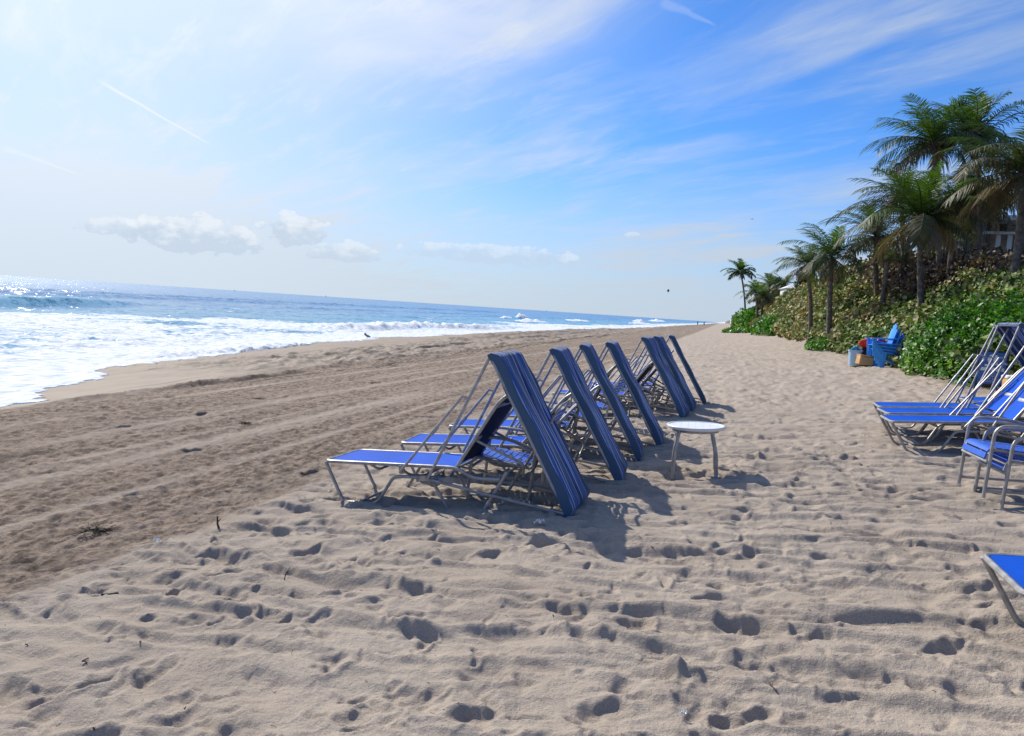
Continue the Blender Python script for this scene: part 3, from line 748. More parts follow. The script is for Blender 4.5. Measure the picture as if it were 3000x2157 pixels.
# bucket, board box, bright net bag, gear bag, silver can
z = gz(4.55, 27.6)
b = thing('bucket', 'pale blue plastic bucket left of the stacked blue chairs', 'bucket', (4.42, 27.5, gz(4.42, 27.5)))
bm = MB(); bm.lathe([(.001, 0), (.17, 0), (.21, .48), (.235, .49), (.235, .53), (.20, .53), (.165, .03), (.001, .03)]); bm.build('pail', M['pail'], b)
MB().tube([(.22*math.cos(a), .22*math.sin(a), .50-.14*math.sin(a*1.0)) for a in np.linspace(0, PI, 12)], .008).build('handle', M['white'], b)
def blob(name, c, rad, mat, seed, lab, cat, n=14, sq=1.0):
    rg = random.Random(seed); V = []; F = []
    for i in range(n+1):
        for j in range(2*n):
            a = PI*i/n; bb = 2*PI*j/(2*n)
            d = 1+.16*math.sin(3*a+seed+2*bb)+.12*math.sin(5*bb+seed*2+a*2)*math.sin(a)
            V.append((rad[0]*d*math.sin(a)*math.cos(bb), rad[1]*d*math.sin(a)*math.sin(bb), rad[2]*(d*math.cos(a)+.9)))
    for i in range(n):
        for j in range(2*n): F.append((i*2*n+j, (i+1)*2*n+j, (i+1)*2*n+(j+1) % (2*n), i*2*n+(j+1) % (2*n)))
    m = MB(); m.add(V, F); o = m.build(name, mat); o.location = c; tag(o, lab, cat); return o
blob('rubber_ball', (4.42, 27.5, gz(4.42, 27.5)+.42), (.13, .13, .13), M['teal'], 9, 'teal ball poking out of the pale blue bucket', 'ball')
blob('beach_bag', (4.95, 27.95, gz(4.95, 27.9)+.55), (.34, .24, .19), M['red'], 3, 'crumpled red nylon bag behind the stacked blue chairs', 'bag')
blob('float_bag', (5.15, 27.5, gz(5.15, 27.5)+.55), (.17, .15, .19), M['magenta'], 5, 'magenta bag beside the crumpled red bag', 'bag')
blob('gear_crate_cover', (4.95, 28.05, gz(4.95, 28.05)-.05), (.5, .35, .34), M['dark'], 6, 'black gear cover under the red bag', 'cover')
blob('gear_bag', (6.0, 26.7, gz(6.0, 26.7)-.05), (.33, .3, .22), M['dark'], 8, 'black gear bag behind the stacked chairs at the hedge foot', 'bag')
can = thing('canister', 'silver canister leaning on the black gear bag by the hedge', 'canister', (5.72, 26.6, gz(5.7, 26.6)+.28)); can.rotation_euler = (.3, .5, 0)
MB().lathe([(.001, 0), (.12, 0), (.13, .02), (.13, .34), (.09, .40), (.001, .41)]).build('body', M['silver'], can); MB().lathe([(.001, .405), (.05, .405), (.05, .46), (.001, .46)], n=14).build('cap', M['dark'], can)
bx = thing('board_box', 'orange tan box leaning on the front of the stacked blue chairs', 'box', (4.62, 26.95, gz(4.6, 27)), .3); bx.rotation_euler = (0, .12, .3)
k = MB(); k.box((0, 0, .20), (.46, .30, .30), bev=.02); k.build('body', M['wood'], bx); k = MB(); k.box((0, 0, .365), (.48, .32, .03), bev=.01); k.build('lid', M['wood'], bx)

# ------------------------------------------------------------------ sign
def make_sign():
    s0, t0 = 5.02, 16.2; z = gz(s0, t0)+.22
    r = thing('beach_sign', 'blue notice board with white shell emblem behind the right loungers', 'sign', (s0, t0, z), R_(-4)); r.scale = (.72, .8, .72)
    fb = simple('sign_black', (.02, .02, .022), .5); bl = simple('sign_blue', (.035, .13, .38), .45); wh = M['white']
    for sd in (-1, 1):
        p = MB(); p.box((sd*.33, .03, .05), (.06, .06, 1.7), bev=.006); p.build('post', fb, r)
    p = MB(); p.box((0, 0, .50), (.74, .03, .94), bev=.006); p.build('frame', fb, r)
    p = MB(); p.box((0, -.018, .50), (.62, .012, .84), bev=.003); p.build('panel', bl, r)
    e = MB()
    V = []; N = 40
    for i in range(N):
        a = 2*PI*i/N; rr = .15*(1+.06*math.cos(8*a)); V.append((rr*.82*math.cos(a), -.0265, 0.72+rr*1.05*math.sin(a)))
    V2 = [(x, -.030, zz) for x, y, zz in V]
    e.add(V+V2, [tuple(range(N)), tuple(range(N, 2*N))[::-1]]+[(i, N+i, N+(i+1) % N, (i+1) % N) for i in range(N)])
    for sx, sz in ((-.14, .57), (.14, .59), (.0, .54)): e.box((sx, -.028, sz), (.07, .006, .06), bev=.002)
    e.build('emblem', wh, r)
    g = MB(); g.box((0, -.033, .72), (.014, .004, .14)); g.box((0, -.033, .79), (.06, .004, .014)); g.box((0, -.033, .65), (.06, .004, .014)); g.build('emblem_bar', bl, r)
    p = MB(); p.box((0, -.028, .47), (.56, .006, .09), bev=.002); p.build('heading_band', wh, r)
    t = MB(); rg = random.Random(4)
    for zz, x0, x1 in ((.36, -.17, .12), (.29, -.15, .10), (.22, -.2, .18), (.15, -.24, .24)):
        x = x0
        while x < x1:
            w = rg.choice((.018, .026, .026, .03))
            t.box((x, -.026, zz), (.006, .004, .036))
            if rg.random() < .8: t.box((x+w*.4, -.026, zz+.015), (w*.7, .004, .007))
            if rg.random() < .7: t.box((x+w*.4, -.026, zz-.015), (w*.7, .004, .007))
            x += w+.012+(.03 if rg.random() < .15 else 0)
    t.build('lettering', wh, r)
    b = thing('supply_box', 'tan box with pale lid in front of the blue notice board', 'box', (5.28, 15.8, gz(5.28, 15.8)), .05)
    k = MB(); k.box((0, 0, .20), (.30, .28, .40), bev=.02); k.build('body', M['wood'], b)
    k = MB(); k.box((0, 0, .43), (.34, .32, .07), bev=.02); k.build('lid', M['white'], b)
make_sign()

# ------------------------------------------------------------------ vegetation
def leaf_discs(P, N, size, asp=1.0, fold=.12):
    n = len(P); a = RNG.normal(size=(n, 3)); N = N/np.linalg.norm(N, axis=1)[:, None]
    x = a-N*(a*N).sum(1)[:, None]; x /= np.linalg.norm(x, axis=1)[:, None]; y = np.cross(N, x)
    L = np.array([(0, -.5, 0), (.42, -.22, fold), (.42, .22, fold), (0, .5, 0), (-.42, .22, fold), (-.42, -.22, fold)])
    V = P[:, None, :]+size[:, None, None]*(L[None, :, 0:1]*asp*x[:, None]+L[None, :, 1:2]*y[:, None]+L[None, :, 2:3]*N[:, None])
    i = np.arange(n)[:, None]*6
    F = np.concatenate([i+np.array([[0, 1, 2, 3]]), i+np.array([[0, 3, 4, 5]])])
    return V.reshape(-1, 3), F
HN = [(5.3, .15), (5.7, .65), (6.4, 1.0), (9, 1.2), (12, 1.35), (16, 1.2), (20, 1.0)]
HF = [(5.2, .3), (5.6, 1.2), (7, 1.7), (9, 1.8), (12, 1.7), (20, 1.5)]
def hedge_top(s, t):
    k = sstep(36, 56, t)
    toe = s-.5*gnoise(t*.22, t*0+3.3, 205)-.35*gnoise(t*.6, t*0, 206)
    h = sph(toe, HN)*(1-k)+sph(toe, HF)*k
    return base_z(s, t)+h*(1+.42*fbm(s*.7, t*.55, 200, 4, .55))
def hedge(label, t0, t1, n, smax, size0, mat, brown=.0, seed=1, smin=5.3):
    rg = np.random.default_rng(seed)
    r = thing('sea_grape_hedge', label, 'hedge', (smin+1, t0, 0), 0, 'sea grape hedges on the dune')
    o = np.array([smin+1, t0, 0.])
    # foliage denser where nearer
    t = t0*(t1/t0)**rg.random(n); s = smin+(smax-smin)*rg.random(n)**1.25
    top = hedge_top(s, t); dz = 1e-2
    gs = (hedge_top(s+.15, t)-top)/.15; gt = (hedge_top(s, t+.15)-top)/.15
    nor = np.stack([-gs, -gt, np.ones(n)], 1); nor /= np.linalg.norm(nor, axis=1)[:, None]
    P = np.stack([s, t, top], 1)-nor*(rg.random(n)**1.2*.62-.20)[:, None]
    N = nor+rg.normal(size=(n, 3))*.75+np.array([-.15, -.25, .1])
    sz = size0*np.maximum(1, t/(38.))**.75*rg.uniform(.45, 1.3, n)
    V, F = leaf_discs(P, N, sz)
    u = .27+.30*fbm(s*.5, t*.35, 210, 3)+rg.normal(size=n)*.23+brown
    uv = np.repeat(np.stack([np.clip(u, .01, .99), rg.random(n)], 1), 6, 0)
    mesh_np('foliage', V-o, F, mat, uv, True, r)
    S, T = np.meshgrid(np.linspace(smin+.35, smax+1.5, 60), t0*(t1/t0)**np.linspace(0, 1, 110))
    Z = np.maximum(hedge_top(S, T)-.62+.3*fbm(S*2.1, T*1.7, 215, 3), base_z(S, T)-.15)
    mesh_np('branches_dark_base', np.stack([S, T, Z], -1).reshape(-1, 3)-o, fan_faces(110, 60), M['branch_shade'], None, True, r)  # continuous dark sheet below the leaves; the shade of the gaps is its colour
    return r
hedge('olive and tan sea grape hedge behind the blue sign and the right loungers', 12, 24, 11000, 14, .155, M['grape'], -.02, 1)
hedge('sea grape hedge of tan and green leaves behind the stacked blue chairs', 24, 40, 14500, 11.5, .165, M['grape'], .06, 2)
hedge('tall brownish sea grape bank where the small beach palms stand', 40, 75, 16500, 8.6, .19, M['grape'], .26, 3)
hedge('brownish sea grape bank farther along the beach, below the lone palm', 75, 150, 15000, 11, .20, M['grape'], .30, 4)
hedge('far green end of the dune hedge at the tip of the beach', 150, 420, 7000, 11, .24, M['grape'], -.12, 5)

def thicket(label, s0, s1, t0, t1, z1, n, seed):
    rg = np.random.default_rng(seed); r = thing('thicket', label, 'bush', ((s0+s1)/2, t0, 0)); o = np.array([(s0+s1)/2, t0, 0.])
    s = rg.uniform(s0, s1, n); t = rg.uniform(t0, t1, n); g = base_z(s, t)
    top = np.clip(z1+.9*fbm(s*.6, t*.4, 230+seed, 3)-g, .5, 2.3)
    P = np.stack([s, t, g+top*rg.random(n)**.55], 1); N = rg.normal(size=(n, 3))+np.array([0, -.6, .2])
    V, F = leaf_discs(P, N, rg.uniform(.11, .24, n)); u = np.clip(.45+rg.normal(size=n)*.25, .01, .99)
    mesh_np('foliage', V-o, F, M['grape_brown'], np.repeat(np.stack([u, u], 1), 6, 0), True, r)
    m = MB()
    m.grid(lambda u, v: ((s0-o[0]+(s1-s0)*u, (t1-t0)*v, gz(s0+(s1-s0)*u, t0+(t1-t0)*v)+.12), (u, v)), 14, 24, .2)
    for k in range(130):
        x, y = rg.uniform(s0, s1), rg.uniform(t0, t1); zz = gz(x, y); p = [Vector((x, y, zz))-Vector(o)]
        for q in range(5): p.append(p[-1]+Vector((rg.normal()*.28, rg.normal()*.28, min(2.2, max(.6, z1-zz))/5.2)))
        m.tube(p, .035, 5, .008)
    m.build('branches_dark_base', M['branch_shade'], r)
thicket('bare brown thicket on the dune crest between the palm trunks', 7.9, 14, 40, 76, 6.6, 21000, 1)
thicket('dark brown scrub under the tall palms at the right', 11, 19, 32, 52, 5.6, 12000, 2)

def scaevola(label, cs, ct, rs, rt, h, n, seed, size=.13, low=False):
    rg = np.random.default_rng(seed); z0 = gz(cs, ct)
    r = thing('green_shrub', label, 'shrub', (cs, ct, z0), 0, 'bright green shrubs at the foot of the dune')
    a = rg.random(n)*2*PI; q = np.sqrt(rg.random(n)); s = cs+q*np.cos(a)*rs; t = ct+q*np.sin(a)*rt
    lump = 1+.38*fbm(s*1.3, t*1.3, 240+seed, 3)
    prof = np.clip(1-q**2.6, 0, 1)**.5
    inner = rg.random(n)**.45
    P = np.stack([s, t, base_z(s, t)+h*prof*lump*inner+.03], 1)
    # each rosette: seven narrow leaves round a tip
    C = np.stack([np.cos(a)*q/rs*1.2, np.sin(a)*q/rt*1.2, .45+.6*(1-q)], 1)+rg.normal(size=(n, 3))*.4
    C /= np.linalg.norm(C, axis=1)[:, None]
    k = 7; Pk = np.repeat(P, k, 0); Ck = np.repeat(C, k, 0)
    rv = rg.normal(size=(n*k, 3)); rv -= Ck*(rv*Ck).sum(1)[:, None]; rv /= np.linalg.norm(rv, axis=1)[:, None]
    ln = np.repeat(rg.uniform(.7, 1.25, n), k)*size*rg.uniform(.75, 1.15, n*k)
    D = rv*.8+Ck*.55; D /= np.linalg.norm(D, axis=1)[:, None]
    W = np.cross(D, Ck); W /= np.linalg.norm(W, axis=1)[:, None]
    L = [(0, 0), (.6, .20), (1, .10), (1, -.10), (.6, -.20)]
    V = np.stack([Pk+D*(ln*u)[:, None]+W*(ln*w)[:, None]-Ck*(ln*.12*u*u)[:, None] for u, w in L], 1)
    i = np.arange(n*k)[:, None]*5
    F = np.concatenate([i+np.array([[0, 1, 4, 4]])[:, :4], i+np.array([[1, 2, 3, 4]])])
    F3 = np.concatenate([i+np.array([[1, 2, 3, 4]])])
    T = i+np.array([[0, 1, 4]])
    allF = np.concatenate([F3, np.concatenate([T, T[:, 2:3]], 1)])
    # triangles are kept as thin quads with their own tip vertex
    V6 = np.concatenate([V, V[:, 0:1]+W[:, None]*.0008], 1)
    i = np.arange(n*k)[:, None]*6
    allF = np.concatenate([i+np.array([[1, 2, 3, 4]]), i+np.array([[0, 1, 4, 5]])])
    u = np.clip(.5+.3*fbm(np.repeat(s, k)*.9, np.repeat(t, k)*.9, 250, 2)+rg.normal(size=n*k)*.2, .01, .99)
    uv = np.repeat(np.stack([u, u], 1), 6, 0)
    mesh_np('foliage', V6.reshape(-1, 3)-np.array([cs, ct, z0]), allF, M['scaevola'], uv, True, r)
    m = MB()
    for _ in range(26 if not low else 8):
        aa = rg.random()*2*PI; qq = rg.random()**.5*.8; x, y = cs+math.cos(aa)*qq*rs, ct+math.sin(aa)*qq*rt
        b = Vector((x, y, gz(x, y)-.03)); e = b+Vector((math.cos(aa)*.25, math.sin(aa)*.25, h*.75*(1-qq**2)))
        m.tube([b-Vector((cs, ct, z0)), b.lerp(e, .5)+Vector((.05, .03, 0))-Vector((cs, ct, z0)), e-Vector((cs, ct, z0))], .022, 5, .008)
    m.build('stems', M['branch_shade'], r)
scaevola('large bright green glossy shrub right of the stacked blue chairs', 6.45, 23.4, 1.35, 2.6, 1.45, 2400, 1)
scaevola('bright green glossy shrub beside the right loungers and blue sign', 6.55, 20.2, 1.3, 2.1, 1.45, 2400, 2)
scaevola('small bright green shrub at the left of the stacked blue chairs', 5.8, 30.8, .8, 2.0, 1.0, 700, 3)
scaevola('green shrub above and behind the stacked blue chairs', 8.0, 28.8, 1.2, 1.8, 1.3, 900, 4)
scaevola('low green patch at the palm feet by the beach edge', 5.1, 42.5, .7, 2.2, .5, 500, 5, .16, True)
scaevola('green creeper spreading over the sand beyond the far palms', 3.0, 118, 2.6, 9, .5, 700, 6, .45, True)
scaevola('light green shrub mound at the near foot of the far hedge', 5.2, 92, 1.6, 9, 1.8, 800, 7, .4)
scaevola('rounded green shrub at the far tip of the hedge', 4.8, 175, 2.4, 26, 3.6, 1100, 8, .7)

def palm(label, base, crown, L, nf, seed, r0=.14, nl=44, wide=.035, brown=.0, elo=-.45, group='palms on the dune'):
    rg = np.random.default_rng(seed)
    b = Vector(base); c = Vector(crown)-b
    r = thing('palm_tree', label, 'palm tree', base, 0, group); nf = int(nf*1.02)
    m = MB(); P = []; h = c.length
    for i in range(15):
        q = i/14; P.append(Vector((c.x*q**1.5, c.y*q**1.5, c.z*q))+Vector((math.sin(q*PI)*.03*h*math.cos(seed), 0, 0)))
    V = []; F = []; N = 10
    for i, p in enumerate(P):
        q = i/14; rad = r0*(1.35-.35*min(1, q*6))*(1-.28*q)*(1.05 if i % 2 else .97)
        for k in range(N): V.append(p+Vector((math.cos(2*PI*k/N)*rad, math.sin(2*PI*k/N)*rad, 0)))
    for i in range(14):
        for k in range(N): F.append((i*N+k, i*N+(k+1) % N, (i+1)*N+(k+1) % N, (i+1)*N+k))
    m.add(V, F); m.build('trunk', M['trunk'], r)
    VV = []; FF = []; UU = []; cnt = 0
    def emit(V, F, U):
        nonlocal cnt
        VV.append(V); FF.append(F+cnt); UU.append(U); cnt += len(V)
    for f in range(nf):
        age = (f+.5)/nf; age = age**1.0; az = f*2.399+rg.normal()*.32
        e0 = 1.42+(elo-1.42)*age**.9+rg.normal()*.08; Lf = L*(.62+.38*min(1, age*3))*rg.uniform(.84, 1.08)*(1 if age < .8 else .72)
        droop = (.55+.75*math.sin(PI*min(1, age*.9)))*rg.uniform(.8, 1.25)
        ns = 14; q = np.linspace(0, 1, ns+1); el = e0-droop*q**1.6-.25*q*age
        dx = np.cos(el)*Lf/ns; dz = np.sin(el)*Lf/ns
        rad = np.concatenate([[0], np.cumsum(dx[:-1])]); zz = np.concatenate([[0], np.cumsum(dz[:-1])])
        bend = rg.normal()*.25
        aa = az+bend*q**1.5
        X = np.stack([rad*np.cos(aa), rad*np.sin(aa), zz], 1)+np.array([c.x, c.y, c.z])
        X[:, 0] -= .05*L*q**2*1.2
        # rachis
        rw = .028*L/3*(1-q*.85)[:, None]
        side = np.stack([-np.sin(aa), np.cos(aa), np.zeros_like(aa)], 1)
        A = X+side*rw; B = X-side*rw; Cc = X+np.array([0, 0, 1.])*rw*1.2
        V = np.stack([A, B, Cc], 1).reshape(-1, 3)
        i = np.arange(ns)[:, None]*3
        Fc = np.concatenate([i+np.array([[0, 1, 4, 3]]), i+np.array([[1, 2, 5, 4]]), i+np.array([[2, 0, 3, 5]])])
        dead = age > .92
        col = .10+.42*age+rg.normal()*.06+brown*age+(.38 if dead else 0)
        emit(V, Fc, np.tile([np.clip(col+.12, 0, 1), 0], (len(V), 1)))
        # leaflets
        n = int(nl*.74); u = np.linspace(.10, .995, n)+rg.normal(size=n)*.004; u = np.clip(u, .08, 1)
        iq = u*ns; k0 = np.minimum(iq.astype(int), ns-1); fr = (iq-k0)[:, None]
        C0 = X[k0]*(1-fr)+X[k0+1]*fr; Dr = X[k0+1]-X[k0]; Dr /= np.linalg.norm(Dr, axis=1)[:, None]
        Sd = side[k0]; Up = np.cross(Sd, Dr)*-1; Up *= np.sign(Up[:, 2:3]+1e-6)
        ll = L*(.29-.06*age)*np.sin(PI*(.12+.80*u))**.7
        for sg in (-1, 1):
            keep = rg.random(n) > .04+.12*dead
            fold = rg.uniform(.15, .5) if not dead else -.5
            D = Sd*sg*.80+Dr*(.38+.35*u[:, None])+Up*fold*.6*(1-age)+rg.normal(size=(n, 3))*.045
            D[:, 2] -= .34*age
            D /= np.linalg.norm(D, axis=1)[:, None]
            g = (.35+.5*age+(.5 if dead else 0))*rg.uniform(.7, 1.3, n)
            lk = (ll*rg.uniform(.8, 1.12, n))[:, None]
            p1 = C0+D*lk*.5; p1[:, 2] -= g*lk[:, 0]*.12
            p2 = C0+D*lk*.92; p2[:, 2] -= g*lk[:, 0]*.55
            p2[:, 0] -= .10*lk[:, 0]
            Wd = np.cross(D, Up+rg.normal(size=(n, 3))*.16); Wd /= np.linalg.norm(Wd, axis=1)[:, None]
            w = wide*L/3*.95
            V = np.stack([C0+Wd*w*.45, C0-Wd*w*.45, p1+Wd*w*.5, p1-Wd*w*.5, p2+Wd*w*.08, p2-Wd*w*.08], 1)[keep]
            nn = len(V); i = np.arange(nn)[:, None]*6
            Fc = np.concatenate([i+np.array([[0, 1, 3, 2]]), i+np.array([[2, 3, 5, 4]])])
            cc = np.clip(col+rg.normal(size=nn)*.06, .01, .99); uv = np.repeat(np.stack([cc, cc], 1), 6, 0)
            tip = np.tile([0, 0, .0, .0, .10, .10], nn); uv[:, 0] = np.clip(uv[:, 0]+tip, 0, .99)
            emit(V.reshape(-1, 3), Fc, uv)
    mesh_np('crown', np.concatenate(VV), np.concatenate(FF), M['frond'], np.concatenate(UU), False, r)
    # fibrous boots under the crown
    k = MB()
    for j in range(9):
        a = j*2.4; rr_ = r0*.9
        k.tube([(c.x+math.cos(a)*rr_*.4, c.y+math.sin(a)*rr_*.4, c.z-.30*L/3), (c.x+math.cos(a)*rr_*1.3, c.y+math.sin(a)*rr_*1.3, c.z+.05*L/3)], r0*.42, 6, r0*.16)
    k.build('leaf_boots', M['trunk'], r)
    return r
def PB(s, t, s2, t2, z): return ((s, t, gz(s, t)-.1), (s2, t2, z))
PALMS = [
 # label, base s,t, crown s,t,z, frond length, fronds, seed, trunk radius, leaflets, width, brown
 ('short leaning palm at the beach edge, leftmost of the near palms', 5.25, 49.1, 4.7, 49, 5.5, 2.1, 24, 1, .14, 40, .05, .25),
 ('young green palm on the hedge front, second from the beach edge', 5.6, 43, 5.3, 42.9, 5.4, 2.9, 26, 2, .15, 44, .045, .05),
 ('brownish palm with drooping fronds just behind the young green palm', 8.2, 44.7, 7.6, 44.6, 6.8, 3.0, 26, 3, .15, 40, .045, .35),
 ('big palm with broad fresh crown at the front of the tall group', 8.45, 36.5, 7.9, 36.4, 6.7, 3.6, 32, 4, .15, 56, .04, .15),
 ('tall dark palm at the back left of the tall group', 10.3, 42.2, 9.35, 42, 11.2, 3.4, 30, 5, .16, 48, .042, .05),
 ('tallest palm, its crown topping the group', 12.6, 44.9, 11.8, 44.7, 12.1, 3.8, 30, 6, .16, 48, .042, .05),
 ('large palm at the right edge with yellowish arching fronds', 10.5, 33, 10.5, 32.9, 8.0, 3.4, 32, 7, .18, 54, .042, .3),
 ('brown half dead palm behind the big front palm', 9.8, 47.2, 9.1, 47, 9.4, 2.9, 22, 8, .16, 40, .045, .4),
 ('palm with low shaded crown behind the big front palm', 9.6, 46.2, 9.6, 46.1, 7.2, 2.0, 16, 9, .15, 34, .05, .4),
 ('shaded palm with thin trunk right of the big front palm', 11.5, 48.8, 11.6, 48.8, 8.2, 2.9, 18, 10, .15, 36, .05, .35),
 ('shaded palm under the tallest palm', 11.9, 46.8, 11.9, 46.8, 9.2, 3.1, 20, 11, .16, 38, .05, .3),
 ('leaning palm trunk in front of the white column', 13.3, 50.3, 13.6, 50.3, 9.6, 3.3, 22, 12, .17, 38, .05, .3),
 ('dark thin palm between the two white columns', 15.3, 52.9, 15.2, 52.9, 9.8, 3.3, 20, 13, .15, 38, .05, .3),
 ('palm trunk near the beige wall at the right edge', 14.2, 43.6, 14.2, 43.5, 9.2, 3.4, 24, 14, .18, 40, .045, .3),
 ('small stubby palm low between the trunks, left one', 7.8, 41.5, 7.75, 41.5, 5.3, 1.1, 14, 15, .14, 26, .07, .1),
 ('small stubby palm low between the trunks, right one', 8.9, 43.9, 8.85, 43.9, 5.5, 1.1, 14, 16, .12, 26, .07, .2),
 ('small yellow green palm under the big front palm', 10.5, 41.2, 10.45, 41.2, 6.2, 1.1, 14, 17, .14, 26, .07, .1),
 ('lone tall palm with a long thin trunk far down the beach', 5.6, 198.6, 3.55, 198, 14.6, 4.9, 24, 18, .26, 30, .11, -.1),
 ('dark low palm crown below the lone far palm', 5.7, 136.3, 5.25, 136.2, 7.2, 3.6, 20, 19, .2, 26, .10, .1),
 ('bushy far palm at the left of the feathery pine', 8.0, 142.1, 7.8, 142, 8.6, 3.8, 22, 20, .2, 26, .10, .05),
 ('grey green far palm low in front of the feathery pine', 6.15, 126.1, 6.0, 126, 6.0, 3.3, 20, 21, .2, 26, .10, .2),
 ('far palm right of the feathery pine', 9.2, 128, 9.1, 128, 8.2, 3.3, 20, 22, .2, 26, .10, .1),
]
for (lab, s, t, s2, t2, z, L, nf, sd, r0, nl, wd, br) in PALMS:
    b, c = PB(s, t, s2, t2, z)
    palm(lab, b, c, L, nf, sd, r0, nl, wd, br, -.22 if L > 1.5 else .2)

def casuarina(label, s, t, h, w, seed):
    rg = np.random.default_rng(seed); z0 = gz(s, t)
    r = thing('feathery_pine', label, 'tree', (s, t, z0), 0, 'feathery far pines')
    m = MB(); m.tube([(0, 0, -.2), (.1, 0, h*.5), (.05, .05, h*.95)], .16, 6, .03); m.build('trunk', M['trunk'], r)
    n = 1500; q = rg.random(n)**.8; a = rg.random(n)*2*PI; rad = w*(1-.75*q)*np.sqrt(rg.random(n))*(1+.3*np.sin(a*3+q*9))
    P = np.stack([rad*np.cos(a), rad*np.sin(a), h*(.18+.85*q)], 1)
    D = np.stack([np.cos(a)*.5, np.sin(a)*.5, np.full(n, .9)], 1)+rg.normal(size=(n, 3))*.25; D /= np.linalg.norm(D, axis=1)[:, None]
    W = np.cross(D, rg.normal(size=(n, 3))); W /= np.linalg.norm(W, axis=1)[:, None]; l = rg.uniform(.5, 1.1, n)[:, None]
    V = np.stack([P-W*.05, P+W*.05, P+D*l*.6+W*.08, P+D*l*.6-W*.08, P+D*l+W*.01, P+D*l-W*.01], 1).reshape(-1, 3)
    i = np.arange(n)[:, None]*6; F = np.concatenate([i+np.array([[0, 1, 2, 3]]), i+np.array([[3, 2, 4, 5]])])
    u = rg.random(n); mesh_np('crown', V, F, M['pine'], np.repeat(np.stack([u, u], 1), 6, 0), False, r)
casuarina('feathery dark pine standing above the far palms', 9.3, 152, 5.6, 1.9, 1)
casuarina('smaller feathery pine left of the tallest far pine', 8.0, 158, 3.8, 1.8, 2)
casuarina('feathery pine behind the short leaning palm', 11.6, 120, 4.2, 1.6, 3)

# ------------------------------------------------------------------ buildings
h = thing('beach_house', 'beige house with white columns half hidden behind the tall palms', 'house', (17, 53, 3.4), R_(-8))
def pt(nm, mat, *boxes):
    m = MB()
    for c, sz in boxes: m.box(c, sz, bev=.01)
    return m.build(nm, mat, h)
pt('wall', M['beige'], ((1.5, 2.0, 2.4), (13, .3, 6.2)))
pt('roof', M['gwhite'], ((1.5, 1.0, 5.7), (14, 4.2, .3)))
pt('balcony', M['gwhite'], ((-1.0, .6, 4.85), (5, 2.4, .16)))
for x, w in ((-1.05, .26), (-.45, .26), (-3.0, .3), (3.6, .3)): pt('column', M['gwhite'], ((x, -.2, 2.2), (w, w, 5.2)))
pt('plinth', M['gwhite'], ((-.75, -.2, 1.25), (1.1, .5, .5)))
for x in (-2.0, 1.6, 4.0): 
    w_ = pt('window', M['window'], ((x, 1.83, 2.9), (1.2, .06, 1.7)))
fb = thing('far_house', 'white roofed house showing between the short palm and the pines', 'house', (11.6, 122, 4.0), .1)
m = MB(); m.box((0, 0, 1.7), (6, 5, 3.4), bev=.02); m.build('wall', M['gwhite'], fb)
m = MB(); V = [(-3.3, -2.8, 3.4), (3.3, -2.8, 3.4), (3.3, 2.8, 3.4), (-3.3, 2.8, 3.4), (-1.6, 0, 4.3), (1.6, 0, 4.3)]
m.add(V, [(0, 1, 5, 4), (1, 2, 5), (2, 3, 4, 5), (3, 0, 4), (3, 2, 1, 0)]); m.build('roof', M['gwhite'], fb, smooth=False)
fb = thing('far_tower', 'pale building edge behind the far tip of the hedge', 'building', (4.9, 285, gz(4.9, 285)-.2), .05)
m = MB(); m.box((0, 0, 1.9), (3.5, 6, 4.2), bev=.02); m.build('wall', simple('pale_blue_grey_plaster', (.46, .52, .56), .8), fb)
m = MB(); m.box((0, 0, 4.08), (3.9, 6.4, .16), bev=.02); m.build('roof', M['gwhite'], fb)
m = MB()
for i in range(3): m.box((-1.1+i*1.1, -3.02, 2.7), (.6, .06, 1.0))
m.build('window', M['window'], fb)

# ------------------------------------------------------------------ people, birds, boats, balloon
def person(s, t, yaw, lab, shirt, step):
    r = thing('person', lab, 'person', (s, t, ground(s, t)), yaw, 'pair of distant walkers')
    me = bpy.data.meshes.new('body')
    J = [(0, 0, .92), (0, 0, 1.15), (0, 0, 1.42), (0, 0, 1.52), (0, .01, 1.62), (0, .01, 1.72), (.18, 0, 1.40), (.25, .04, 1.12), (.24, -.10*step, .88), (-.18, 0, 1.40), (-.25, -.03, 1.12), (-.24, .12*step, .88),
         (.09, 0, .86), (.10, .10*step, .48), (.10, .12*step, .08), (.10, .0+.20*step, .03), (-.09, 0, .86), (-.10, -.03*step, .48), (-.10, -.20*step, .08), (-.10, -.10*step, .03)]
    E = [(0, 1), (1, 2), (2, 3), (3, 4), (4, 5), (2, 6), (6, 7), (7, 8), (2, 9), (9, 10), (10, 11), (0, 12), (12, 13), (13, 14), (14, 15), (0, 16), (16, 17), (17, 18), (18, 19)]
    Rr = [.14, .13, .13, .055, .09, .085, .06, .045, .035, .06, .045, .035, .085, .06, .042, .03, .085, .06, .042, .03]
    me.from_pydata(J, E, []); o = link('body', me, r)
    md = o.modifiers.new('skin', 'SKIN'); o.modifiers.new('sub', 'SUBSURF').levels = 1
    for v, q in zip(me.skin_vertices[0].data, Rr): v.radius = (q, q*.85)
    me.skin_vertices[0].data[0].use_root = True
    me.materials.append(M['skin'])
    c = MB(); c.lathe([(.17, .80), (.18, .92), (.165, 1.1), (.20, 1.38), (.12, 1.48), (.07, 1.5)], n=14); c.build('shirt', shirt, r)
    c = MB()
    for sd in (-1, 1): c.tube([(sd*.085, 0, .95), (sd*.10, sd*.08*step, .50), (sd*.10, -sd*.0+sd*.13*step, .16)], .115, 10, .085)
    c.build('trousers', M['dark'], r)
    c = MB(); c.lathe([(.095, 1.66), (.105, 1.72), (.09, 1.79), (.05, 1.82), (.001, 1.825)], n=12); c.build('hair', M['dark'], r)
